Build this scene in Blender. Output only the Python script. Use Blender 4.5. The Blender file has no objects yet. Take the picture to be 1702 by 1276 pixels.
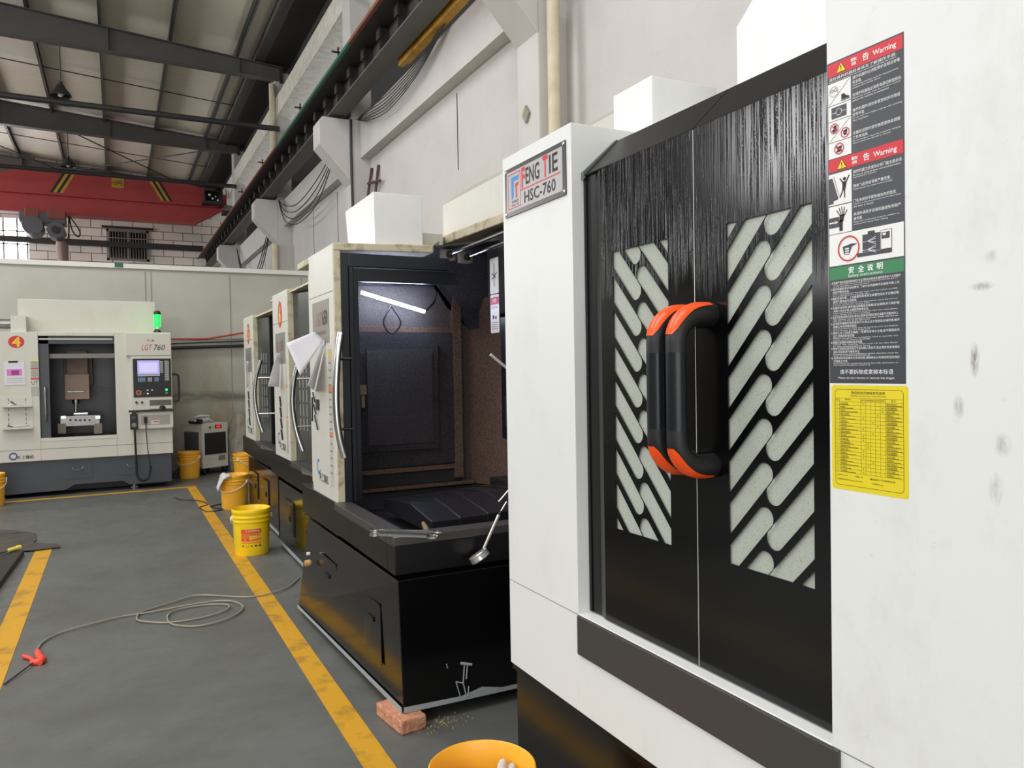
import bpy, math, random
from mathutils import Vector, Matrix
random.seed(7)
C = bpy.context.scene.collection
PI = math.pi
# ---------------------------------------------------------------- camera
F, CXP, CYP, EYE = 1278.0, 851.0, 638.0, 1.5
XC = Vector((0.88893023, 0.02434768, -0.45739505)); YC = Vector((-0.45773174, 0.01043461, -0.88902912)); ZC = Vector((-0.01687306, 0.99964909, 0.02042035))
R3 = Matrix((XC, YC, ZC))
cam = bpy.data.cameras.new('camera'); co = bpy.data.objects.new('camera', cam); C.objects.link(co)
cam.sensor_width = 36; cam.lens = F / 1702 * 36; cam.clip_start = 0.02; cam.clip_end = 200
co.matrix_world = Matrix.Translation((0, 0, EYE)) @ R3.to_4x4()
bpy.context.scene.camera = co
sc = bpy.context.scene
sc.view_settings.view_transform = 'Standard'; sc.view_settings.look = 'None'; sc.view_settings.gamma = 1
sc.view_settings.use_curve_mapping = False
sc.view_settings.exposure = -0.1
w = bpy.data.worlds.new('sky'); sc.world = w; w.use_nodes = True
w.node_tree.nodes['Background'].inputs[0].default_value = (0.97, 0.98, 1, 1); w.node_tree.nodes['Background'].inputs[1].default_value = 2.0
def area(name, loc, rot, sx, sy, power, col=(1, 1, 1)):
    l = bpy.data.lights.new(name, 'AREA'); l.shape = 'RECTANGLE'; l.size = sx; l.size_y = sy; l.energy = power; l.color = col
    o = bpy.data.objects.new(name, l); C.objects.link(o); o.location = loc; o.rotation_euler = rot
# daylight through the window band of the left wall (pointing +x) and the gate behind the camera (pointing +y)
for yy, pw, ln in ((-7, 220, 4.6), (-1, 360, 4.6), (10.3, 300, 3.0), (23, 650, 4.6)):
    area('window_daylight', (-8.9, yy, 5.7), (0, -PI/2 - 0.1, 0), 1.8, ln, pw, (1, 1, 1))
area('gate_daylight', (-2.5, -7.8, 2.6), (PI/2, 0, 0), 9, 4.8, 230, (1, 0.995, 0.985))
# added unseen fill lights under the solid roof, before the first roof beam
for yy in (1.5, 7.5):
    area('roof_fill_light', (-3.0, yy, 7.95), (0, 0, 0), 7, 3, 330, (1, 0.995, 0.985))

# ---------------------------------------------------------------- pixel ray on to a known plane
def P(u, v, x=None, y=None, z=None):
    d = R3 @ Vector((u - CXP, -(v - CYP), -F))
    t = x / d.x if x is not None else (y / d.y if y is not None else (z - EYE) / d.z)
    return Vector((d.x * t, d.y * t, EYE + d.z * t))

# ---------------------------------------------------------------- materials
MATS = {}
def srgb(c):
    return tuple((x / 255 / 12.92 if x / 255 <= 0.04045 else ((x / 255 + 0.055) / 1.055) ** 2.4) for x in c) + (1,)
def M(name, c, rough=0.5, metal=0.0, var=0.0, scale=4.0, c2=None, bump=0.0, bscale=60, emit=None, es=1.0, stretch=(1, 1, 1), spec=0.5, coat=0, thr=(0.4, 0.7), detail=5):
    if name in MATS: return MATS[name]
    m = bpy.data.materials.new(name); m.use_nodes = True; nt = m.node_tree; b = nt.nodes['Principled BSDF']
    col = srgb(c); b.inputs['Base Color'].default_value = col
    b.inputs['Roughness'].default_value = rough; b.inputs['Metallic'].default_value = metal; b.inputs['Specular IOR Level'].default_value = spec
    b.inputs['Coat Weight'].default_value = coat
    if var or bump:
        g = nt.nodes.new('ShaderNodeNewGeometry'); mp = nt.nodes.new('ShaderNodeMapping'); mp.inputs['Scale'].default_value = stretch
        nt.links.new(g.outputs['Position'], mp.inputs['Vector'])
    if var:
        n = nt.nodes.new('ShaderNodeTexNoise'); n.inputs['Scale'].default_value = scale; n.inputs['Detail'].default_value = detail; n.inputs['Roughness'].default_value = 0.65
        nt.links.new(mp.outputs[0], n.inputs['Vector'])
        r = nt.nodes.new('ShaderNodeMapRange'); r.inputs[1].default_value = thr[0]; r.inputs[2].default_value = thr[1]; r.inputs[4].default_value = var
        nt.links.new(n.outputs['Fac'], r.inputs[0])
        x = nt.nodes.new('ShaderNodeMix'); x.data_type = 'RGBA'; x.inputs[6].default_value = col
        x.inputs[7].default_value = srgb(c2) if c2 else tuple(k * 0.5 for k in col[:3]) + (1,)
        nt.links.new(r.outputs[0], x.inputs[0]); nt.links.new(x.outputs[2], b.inputs['Base Color'])
    if bump:
        n2 = nt.nodes.new('ShaderNodeTexNoise'); n2.inputs['Scale'].default_value = bscale; n2.inputs['Detail'].default_value = 3
        nt.links.new(mp.outputs[0], n2.inputs['Vector'])
        bp = nt.nodes.new('ShaderNodeBump'); bp.inputs['Strength'].default_value = bump; bp.inputs['Distance'].default_value = 0.01
        nt.links.new(n2.outputs['Fac'], bp.inputs['Height']); nt.links.new(bp.outputs[0], b.inputs['Normal'])
    if emit:
        b.inputs['Emission Color'].default_value = srgb(emit); b.inputs['Emission Strength'].default_value = es
    MATS[name] = m
    return m
white = M('machine_white', (226, 227, 224), 0.42, var=0.10, scale=7, c2=(150, 146, 138), thr=(0.52, 0.8), stretch=(1, 1, 0.5))
cream = M('machine_cream', (205, 203, 192), 0.45, var=0.25, scale=5, c2=(168, 155, 130), thr=(0.5, 0.8), stretch=(1, 1, 0.4))
worn = M('worn_edge', (196, 187, 160), 0.6, var=0.9, scale=12, c2=(120, 96, 66), thr=(0.5, 0.75), bump=0.2)
black = M('black_enamel', (12, 12, 13), 0.33, var=0.3, scale=9, c2=(22, 21, 21), thr=(0.5, 0.75), spec=.35)
glossy = M('gloss_black', (9, 9, 10), 0.16, var=0.3, scale=6, c2=(20, 19, 18), thr=(0.5, 0.8), spec=.45)
dark = M('dark_grey_paint', (62, 66, 71), 0.4, var=0.3, scale=5, c2=(44, 47, 51))
navy = M('door_blue_black', (27, 30, 37), 0.3, var=0.3, scale=8, c2=(20, 22, 27))
greysteel = M('grey_coated_steel', (74, 71, 68), 0.42, metal=0.35, var=0.2, scale=4, c2=(86, 80, 74))
chrome = M('brushed_chrome', (204, 204, 200), 0.25, metal=1)
steel = M('machined_steel', (150, 150, 148), 0.35, metal=0.9, var=0.4, scale=20, c2=(90, 84, 78))
rust = M('rusty_interior', (122, 94, 76), 0.5, var=0.8, scale=90, c2=(58, 47, 44), bump=0.5, bscale=380, thr=(0.4, 0.62), detail=8)
oily = M('oily_dark_panel', (78, 74, 76), 0.32, var=0.9, scale=150, c2=(30, 29, 31), bump=0.7, bscale=400, metal=0.3, thr=(.4, .6))
chips = M('metal_chips', (38, 37, 38), 0.4, var=1, scale=70, c2=(110, 104, 100), bump=1, bscale=120, metal=0.4, thr=(0.55, 0.7))
steelgrey = M('structural_grey', (88, 86, 82), 0.55, var=0.3, scale=3, c2=(64, 63, 62))
steeldark = M('structural_dark', (50, 48, 46), 0.6, var=0.4, scale=5, c2=(36, 34, 33))
conc = M('painted_concrete', (196, 192, 188), 0.85, var=0.35, scale=1.6, c2=(170, 164, 158), bump=0.15, bscale=25, thr=(0.4, 0.75))
concr = M('rough_beam_concrete', (222, 218, 208), 0.9, var=0.7, scale=6, c2=(186, 178, 162), bump=0.5, bscale=12)
yellowp = M('bucket_yellow', (250, 212, 26), 0.35, var=0.25, scale=14, c2=(190, 130, 10), thr=(0.6, 0.8))
orangep = M('bucket_orange_yellow', (246, 180, 52), 0.38, var=0.25, scale=14, c2=(180, 100, 20), thr=(0.6, 0.8))
plastic_w = M('white_plastic', (220, 218, 210), 0.4)
paper = M('white_paper', (232, 230, 238), 0.8, var=0.12, scale=9, c2=(206, 176, 196), thr=(0.5, 0.7))
ink = M('black_ink', (28, 28, 30), 0.5)
inkw = M('white_ink', (238, 238, 236), 0.5)
redi = M('red_ink', (206, 44, 56), 0.45)
greeni = M('green_ink', (58, 128, 84), 0.45)
yeli = M('yellow_ink', (246, 214, 40), 0.45)
labeldark = M('label_charcoal', (62, 64, 70), 0.4)
labelwhite = M('label_white', (232, 231, 227), 0.4)
labelyellow = M('label_yellow', (226, 206, 38), 0.4)
plate = M('plate_silver', (178, 176, 174), 0.4, metal=0.3)
blue = M('logo_blue', (46, 134, 196), 0.4)
darkblue = M('gear_blue', (46, 56, 140), 0.5)
orange = M('handle_orange', (250, 84, 20), 0.3)
rubber = M('black_rubber', (24, 24, 25), 0.5)
greenp = M('green_rail', (40, 96, 76), 0.5)
brownp = M('rust_brown_rail', (118, 66, 46), 0.7, var=0.5, scale=9, c2=(70, 44, 34))
yellowsteel = M('yellow_steel', (196, 146, 26), 0.55, var=0.8, scale=6, c2=(140, 94, 20))
redcrane = M('crane_red', (172, 58, 58), 0.55, var=0.4, scale=1.5, c2=(136, 42, 44))
beigepipe = M('beige_pipe', (206, 196, 168), 0.6, var=0.4, scale=6, c2=(160, 140, 104))
brickm = M('clay_brick', (186, 122, 90), 0.9, var=0.8, scale=30, c2=(214, 170, 140), bump=0.8, bscale=60)
cloth = M('white_cloth', (216, 214, 216), 0.95, var=0.5, scale=40, c2=(150, 148, 152), bump=0.6, bscale=200)
green_e = M('green_lamp', (20, 160, 60), 0.3, emit=(16, 235, 70), es=2.2)
led = M('led_tube', (255, 255, 255), 0.3, emit=(206, 218, 255), es=65)

def paint_floor():
    m = bpy.data.materials.new('epoxy_floor'); m.use_nodes = True; nt = m.node_tree; b = nt.nodes['Principled BSDF']; L = nt.links.new
    g = nt.nodes.new('ShaderNodeNewGeometry')
    def noise(s, st, d=6):
        mp = nt.nodes.new('ShaderNodeMapping'); mp.inputs['Scale'].default_value = st; L(g.outputs['Position'], mp.inputs['Vector'])
        n = nt.nodes.new('ShaderNodeTexNoise'); n.inputs['Scale'].default_value = s; n.inputs['Detail'].default_value = d; n.inputs['Roughness'].default_value = 0.65
        L(mp.outputs[0], n.inputs['Vector']); return n.outputs['Fac']
    def mr(o, a, c, hi=1.0):
        r = nt.nodes.new('ShaderNodeMapRange'); r.inputs[1].default_value = a; r.inputs[2].default_value = c; r.inputs[4].default_value = hi; L(o, r.inputs[0]); return r.outputs[0]
    def mix(f, a, c):
        x = nt.nodes.new('ShaderNodeMix'); x.data_type = 'RGBA'; L(f, x.inputs[0])
        if isinstance(a, tuple): x.inputs[6].default_value = a
        else: L(a, x.inputs[6])
        x.inputs[7].default_value = c; return x.outputs[2]
    c = mix(mr(noise(1.2, (1, 1, 1)), 0.35, 0.7), srgb((103, 104, 101)), srgb((89, 89, 85)))
    c = mix(mr(noise(10, (0.5, 3, 1)), 0.58, 0.78, 0.45), c, srgb((66, 64, 62)))
    c = mix(mr(noise(46, (1, 1, 1), 2), 0.7, 0.76, 0.5), c, srgb((40, 38, 36)))
    L(c, b.inputs['Base Color']); b.inputs['Specular IOR Level'].default_value = 0.45
    L(mr(noise(5, (1, 1, 1)), 0.0, 1.0, 0.9), b.inputs['Roughness'])
    return m
floorm = paint_floor()
lineyellow = M('line_yellow', (208, 154, 34), 0.5, var=0.9, scale=5.5, c2=(104, 86, 50), thr=(0.52, 0.74), detail=9)

def mat_brick():
    m = bpy.data.materials.new('aerated_block'); m.use_nodes = True; nt = m.node_tree; b = nt.nodes['Principled BSDF']; L = nt.links.new
    g = nt.nodes.new('ShaderNodeNewGeometry'); s = nt.nodes.new('ShaderNodeSeparateXYZ'); cb = nt.nodes.new('ShaderNodeCombineXYZ')
    L(g.outputs['Position'], s.inputs[0]); L(s.outputs[0], cb.inputs[0]); L(s.outputs[2], cb.inputs[1])
    t = nt.nodes.new('ShaderNodeTexBrick'); L(cb.outputs[0], t.inputs['Vector'])
    t.inputs['Color1'].default_value = srgb((240, 232, 222)); t.inputs['Color2'].default_value = srgb((224, 215, 205)); t.inputs['Mortar'].default_value = srgb((84, 76, 70))
    t.inputs['Scale'].default_value = 1; t.inputs['Brick Width'].default_value = 0.6; t.inputs['Row Height'].default_value = 0.27; t.inputs['Mortar Size'].default_value = 0.012; t.inputs['Mortar Smooth'].default_value = 0.3
    L(t.outputs['Color'], b.inputs['Base Color']); b.inputs['Roughness'].default_value = 0.9
    return m
blockm = mat_brick()

def mat_partition():
    m = bpy.data.materials.new('stained_partition'); m.use_nodes = True; nt = m.node_tree; b = nt.nodes['Principled BSDF']; L = nt.links.new
    g = nt.nodes.new('ShaderNodeNewGeometry'); s = nt.nodes.new('ShaderNodeSeparateXYZ'); L(g.outputs['Position'], s.inputs[0])
    def noise(sc_, st):
        mp = nt.nodes.new('ShaderNodeMapping'); mp.inputs['Scale'].default_value = st; L(g.outputs['Position'], mp.inputs['Vector'])
        n = nt.nodes.new('ShaderNodeTexNoise'); n.inputs['Scale'].default_value = sc_; n.inputs['Detail'].default_value = 5; L(mp.outputs[0], n.inputs['Vector']); return n.outputs['Fac']
    def mr(o, a, c, hi=1.0, lo=0.0):
        r = nt.nodes.new('ShaderNodeMapRange'); r.inputs[1].default_value = a; r.inputs[2].default_value = c; r.inputs[3].default_value = lo; r.inputs[4].default_value = hi; L(o, r.inputs[0]); return r.outputs[0]
    def mul(a, c):
        k = nt.nodes.new('ShaderNodeMath'); k.operation = 'MULTIPLY'; L(a, k.inputs[0]); L(c, k.inputs[1]); return k.outputs[0]
    def mix(f, a, c):
        x = nt.nodes.new('ShaderNodeMix'); x.data_type = 'RGBA'; L(f, x.inputs[0])
        if isinstance(a, tuple): x.inputs[6].default_value = a
        else: L(a, x.inputs[6])
        x.inputs[7].default_value = c; return x.outputs[2]
    c = mix(mr(noise(1.2, (1, 1, 1)), 0.3, 0.7), srgb((188, 188, 176)), srgb((170, 168, 154)))
    c = mix(mul(mr(noise(2.2, (1, 1, 0.6)), 0.35, 0.65, 0.8), mr(s.outputs[2], 2.05, 1.75)), c, srgb((150, 138, 112)))
    band = mul(mr(s.outputs[2], 1.02, 1.1), mr(s.outputs[2], 1.24, 1.16))
    c = mix(mul(band, mr(noise(3, (1, 1, 3)), 0.3, 0.55, 0.75)), c, srgb((92, 88, 78)))
    L(c, b.inputs['Base Color']); b.inputs['Roughness'].default_value = 0.5
    return m
partm = mat_partition()

def mat_roof():
    m = bpy.data.materials.new('roof_sheet'); m.use_nodes = True; nt = m.node_tree; b = nt.nodes['Principled BSDF']; L = nt.links.new
    g = nt.nodes.new('ShaderNodeNewGeometry')
    wv = nt.nodes.new('ShaderNodeTexWave'); wv.bands_direction = 'Y'; wv.inputs['Scale'].default_value = 1.1; wv.inputs['Distortion'].default_value = 0.4
    L(g.outputs['Position'], wv.inputs['Vector'])
    r = nt.nodes.new('ShaderNodeMapRange'); r.inputs[1].default_value = 0.0; r.inputs[2].default_value = 0.35; L(wv.outputs['Fac'], r.inputs[0])
    n = nt.nodes.new('ShaderNodeTexNoise'); n.inputs['Scale'].default_value = 0.8; n.inputs['Detail'].default_value = 5; L(g.outputs['Position'], n.inputs['Vector'])
    x0 = nt.nodes.new('ShaderNodeMix'); x0.data_type = 'RGBA'; x0.inputs[6].default_value = srgb((226, 217, 198)); x0.inputs[7].default_value = srgb((206, 196, 176)); L(n.outputs['Fac'], x0.inputs[0])
    x = nt.nodes.new('ShaderNodeMix'); x.data_type = 'RGBA'; x.inputs[6].default_value = srgb((214, 205, 187)); L(x0.outputs[2], x.inputs[7]); L(r.outputs[0], x.inputs[0])
    L(x.outputs[2], b.inputs['Base Color']); b.inputs['Roughness'].default_value = 0.6
    return m
roofm = mat_roof()

def mat_wet_door():
    m = bpy.data.materials.new('wet_black_door'); m.use_nodes = True; nt = m.node_tree; b = nt.nodes['Principled BSDF']; L = nt.links.new
    b.inputs['Base Color'].default_value = srgb((7, 7, 8)); b.inputs['Specular IOR Level'].default_value = 0.4
    g = nt.nodes.new('ShaderNodeNewGeometry'); s = nt.nodes.new('ShaderNodeSeparateXYZ'); L(g.outputs['Position'], s.inputs[0])
    def noise(sc_, st, d=2):
        mp = nt.nodes.new('ShaderNodeMapping'); mp.inputs['Scale'].default_value = st; L(g.outputs['Position'], mp.inputs['Vector'])
        n = nt.nodes.new('ShaderNodeTexNoise'); n.inputs['Scale'].default_value = sc_; n.inputs['Detail'].default_value = d; L(mp.outputs[0], n.inputs['Vector']); return n.outputs['Fac']
    def mr(o, a, c, hi=1.0, lo=0.0):
        r = nt.nodes.new('ShaderNodeMapRange'); r.inputs[1].default_value = a; r.inputs[2].default_value = c; r.inputs[3].default_value = lo; r.inputs[4].default_value = hi; L(o, r.inputs[0]); return r.outputs[0]
    def op(o_, a, c):
        k = nt.nodes.new('ShaderNodeMath'); k.operation = o_; L(a, k.inputs[0]); L(c, k.inputs[1]); return k.outputs[0]
    runs = mr(noise(260, (1, 1, 0.012)), 0.5, 0.6)
    drops = mr(noise(500, (1, 1, 0.4)), 0.45, 0.62)
    edge = op('ADD', s.outputs[2], mr(noise(30, (1, 1, 0.05)), 0, 1, 0.16, -0.08))
    mask = mr(edge, 1.72, 1.92)
    L(mr(mask, 0, 1, 0.155, 0.15), b.inputs['Roughness'])
    h = op('MULTIPLY', op('MULTIPLY', runs, drops), mask)
    h2 = op('ADD', h, op('MULTIPLY', runs, mask))
    bp = nt.nodes.new('ShaderNodeBump'); bp.inputs['Strength'].default_value = 0.3; bp.inputs['Distance'].default_value = 0.0012
    L(h2, bp.inputs['Height']); L(bp.outputs[0], b.inputs['Normal'])
    return m
wetdoor = mat_wet_door()

def mat_pane():
    m = M('frosted_pane', (178, 183, 172), 0.15, var=0.45, scale=260, c2=(96, 98, 90), thr=(0.58, 0.68), detail=2)
    return m
pane = mat_pane()

def stained_white():
    m = bpy.data.materials.new('scuffed_white_panel'); m.use_nodes = True; nt = m.node_tree; b = nt.nodes['Principled BSDF']; L = nt.links.new
    b.inputs['Roughness'].default_value = 0.42
    g = nt.nodes.new('ShaderNodeNewGeometry')
    def noise(sc_, st, d=5):
        mp = nt.nodes.new('ShaderNodeMapping'); mp.inputs['Scale'].default_value = st; L(g.outputs['Position'], mp.inputs['Vector'])
        n = nt.nodes.new('ShaderNodeTexNoise'); n.inputs['Scale'].default_value = sc_; n.inputs['Detail'].default_value = d; n.inputs['Roughness'].default_value = 0.7; L(mp.outputs[0], n.inputs['Vector']); return n.outputs['Fac']
    def mr(o, a, c, hi=1.0, lo=0.0):
        r = nt.nodes.new('ShaderNodeMapRange'); r.inputs[1].default_value = a; r.inputs[2].default_value = c; r.inputs[3].default_value = lo; r.inputs[4].default_value = hi; L(o, r.inputs[0]); return r.outputs[0]
    def mix(f, a, c):
        x = nt.nodes.new('ShaderNodeMix'); x.data_type = 'RGBA'; L(f, x.inputs[0])
        if isinstance(a, tuple): x.inputs[6].default_value = a
        else: L(a, x.inputs[6])
        x.inputs[7].default_value = c; return x.outputs[2]
    c = mix(mr(noise(5, (1, 1, 0.6)), 0.5, 0.8, 0.3), srgb((226, 227, 224)), srgb((170, 168, 162)))
    c = mix(mr(noise(28, (1, 1, 1)), 0.66, 0.8, 0.35), c, srgb((128, 120, 112)))
    fine = noise(120, (1, 1, 0.3), 3)
    for (y, z, ry, rz, a) in ((0.742, 1.500, .009, .030, .9), (0.768, 1.425, .010, .022, .5), (0.73, 1.615, .022, .008, .55), (0.70, 1.37, .016, .02, .4), (0.71, 1.30, .012, .03, .4), (0.715, 1.66, .012, .012, .3), (2.19, 1.60, .02, .05, .2)):
        d = nt.nodes.new('ShaderNodeVectorMath'); d.operation = 'SUBTRACT'; L(g.outputs['Position'], d.inputs[0]); d.inputs[1].default_value = (1.2, y, z)
        d2 = nt.nodes.new('ShaderNodeVectorMath'); d2.operation = 'MULTIPLY'; L(d.outputs[0], d2.inputs[0]); d2.inputs[1].default_value = (0, 1 / ry, 1 / rz)
        d3 = nt.nodes.new('ShaderNodeVectorMath'); d3.operation = 'LENGTH'; L(d2.outputs[0], d3.inputs[0])
        k = nt.nodes.new('ShaderNodeMath'); k.operation = 'MULTIPLY'; L(mr(d3.outputs['Value'], 1.0, 0.3, a), k.inputs[0]); L(mr(fine, 0.3, 0.6), k.inputs[1])
        c = mix(k.outputs[0], c, srgb((110, 96, 84)))
    L(c, b.inputs['Base Color'])
    return m
scuffed = stained_white()

# ---------------------------------------------------------------- mesh builder
WL = {}
def wloc(o):
    return WL.get(o.name, Vector((0, 0, 0)))
class MB:
    def __init__(s): s.v = []; s.f = []; s.mi = []; s.mats = []
    def m(s, mat):
        if mat not in s.mats: s.mats.append(mat)
        return s.mats.index(mat)
    def add(s, vs, fs, mat):
        k = len(s.v); i = s.m(mat); s.v += [Vector(p) for p in vs]
        for f in fs: s.f.append(tuple(k + j for j in f)); s.mi.append(i)
        return s
    def box(s, a, b, mat):
        x0, x1 = sorted((a[0], b[0])); y0, y1 = sorted((a[1], b[1])); z0, z1 = sorted((a[2], b[2]))
        return s.hexa([(x0, y0, z0), (x1, y0, z0), (x1, y1, z0), (x0, y1, z0), (x0, y0, z1), (x1, y0, z1), (x1, y1, z1), (x0, y1, z1)], mat)
    def hexa(s, p, mat):
        return s.add(p, [(0, 3, 2, 1), (4, 5, 6, 7), (0, 1, 5, 4), (1, 2, 6, 5), (2, 3, 7, 6), (3, 0, 4, 7)], mat)
    def poly(s, pts, mat): return s.add(pts, [tuple(range(len(pts)))], mat)
    def prism(s, pts, off, mat):
        n = len(pts); off = Vector(off); a = [Vector(p) for p in pts]; b = [p + off for p in a]
        nrm = Vector((0, 0, 0))
        for i in range(n): nrm += a[i].cross(a[(i + 1) % n])
        fs = [tuple(range(n)), tuple(reversed(range(n, 2 * n)))] + [(i, i + n, (i + 1) % n + n, (i + 1) % n) for i in range(n)]
        if nrm.dot(off) > 0: fs = [tuple(reversed(f)) for f in fs]
        return s.add(a + b, fs, mat)
    def tube(s, pts, r, mat, n=10, closed=False, flat=1.0):
        pts = [Vector(p) for p in pts]; N = len(pts); vs = []; up = None
        rr = r if isinstance(r, (list, tuple)) else [r] * N
        for i, p in enumerate(pts):
            t = ((pts[(i + 1) % N] - pts[i - 1]) if closed else (pts[min(i + 1, N - 1)] - pts[max(i - 1, 0)]))
            t = t.normalized() if t.length > 1e-9 else Vector((0, 0, 1))
            if up is None:
                up = Vector((0, 0, 1)) if abs(t.z) < 0.9 else Vector((1, 0, 0))
            a = t.cross(up)
            if a.length < 1e-4: a = t.cross(Vector((0.3, 1, 0.2)))
            a.normalize(); b = a.cross(t).normalized(); up = b
            for k in range(n):
                q = 2 * PI * k / n; vs.append(p + a * math.cos(q) * rr[i] + b * math.sin(q) * rr[i] * flat)
        fs = []
        for i in range(N if closed else N - 1):
            j = (i + 1) % N
            for k in range(n): fs.append((i * n + k, j * n + k, j * n + (k + 1) % n, i * n + (k + 1) % n))
        if not closed: fs += [tuple(range(n)), tuple(reversed(range((N - 1) * n, N * n)))]
        return s.add(vs, fs, mat)
    def cyl(s, a, b, r, mat, n=16, r2=None): return s.tube([a, b], [r, r if r2 is None else r2], mat, n)
    def lathe(s, prof, c, mat, n=32, axis=None):
        vs = []; fs = []; c = Vector(c)
        q = Vector((0, 0, 1)).rotation_difference(Vector(axis).normalized()) if axis else None
        for (r, z) in prof:
            for k in range(n):
                p = Vector((r * math.cos(2 * PI * k / n), r * math.sin(2 * PI * k / n), z)); vs.append(c + (q @ p if q else p))
        for i in range(len(prof) - 1):
            for k in range(n): fs.append((i * n + k, i * n + (k + 1) % n, (i + 1) * n + (k + 1) % n, (i + 1) * n + k))
        return s.add(vs, fs, mat)
    def merge(s, o):
        for f, mi in zip(o.f, o.mi): s.f.append(tuple(len(s.v) + j for j in f)); s.mi.append(s.m(o.mats[mi]))
        s.v += o.v; return s
    def xf(s, mt):
        s.v = [mt @ p for p in s.v]; return s
    def build(s, name, parent=None, bevel=0, smooth=False, origin=None, recalc=False):
        if parent is not None: o0 = wloc(parent)
        elif origin is not None: o0 = Vector(origin)
        else:
            lo = [min(p[i] for p in s.v) for i in range(3)]; hi = [max(p[i] for p in s.v) for i in range(3)]
            o0 = Vector(((lo[0] + hi[0]) / 2, (lo[1] + hi[1]) / 2, lo[2]))
        me = bpy.data.meshes.new(name); me.from_pydata([p - o0 for p in s.v], [], s.f)
        for m_ in s.mats: me.materials.append(m_)
        for p, mi in zip(me.polygons, s.mi): p.material_index = mi
        if smooth:
            me.polygons.foreach_set('use_smooth', [True] * len(me.polygons)); me.set_sharp_from_angle(angle=0.7)
        me.update()
        o = bpy.data.objects.new(name, me); C.objects.link(o)
        if parent is not None: o.parent = parent
        else: o.location = o0
        WL[o.name] = o0
        if bevel:
            bv = o.modifiers.new('bevel', 'BEVEL'); bv.width = bevel; bv.segments = 2; bv.limit_method = 'ANGLE'; bv.angle_limit = 0.6
        return o
def empty(name, loc):
    o = bpy.data.objects.new(name, None); C.objects.link(o); o.location = loc; o.empty_display_size = 0.1; WL[o.name] = Vector(loc); return o
def tag(o, label, cat, group=None, kind=None):
    if label: o['label'] = label
    if cat: o['category'] = cat
    if group: o['group'] = group
    if kind: o['kind'] = kind
    return o
def struct(o): o['kind'] = 'structure'; return o
def part_label(o, l): o['label'] = l; return o
def copy_tree(o, loc=None, parent=None):
    c = o.copy(); C.objects.link(c); c.parent = parent
    if loc is not None: c.location = loc
    for ch in list(o.children): copy_tree(ch, None, c)
    return c

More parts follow.
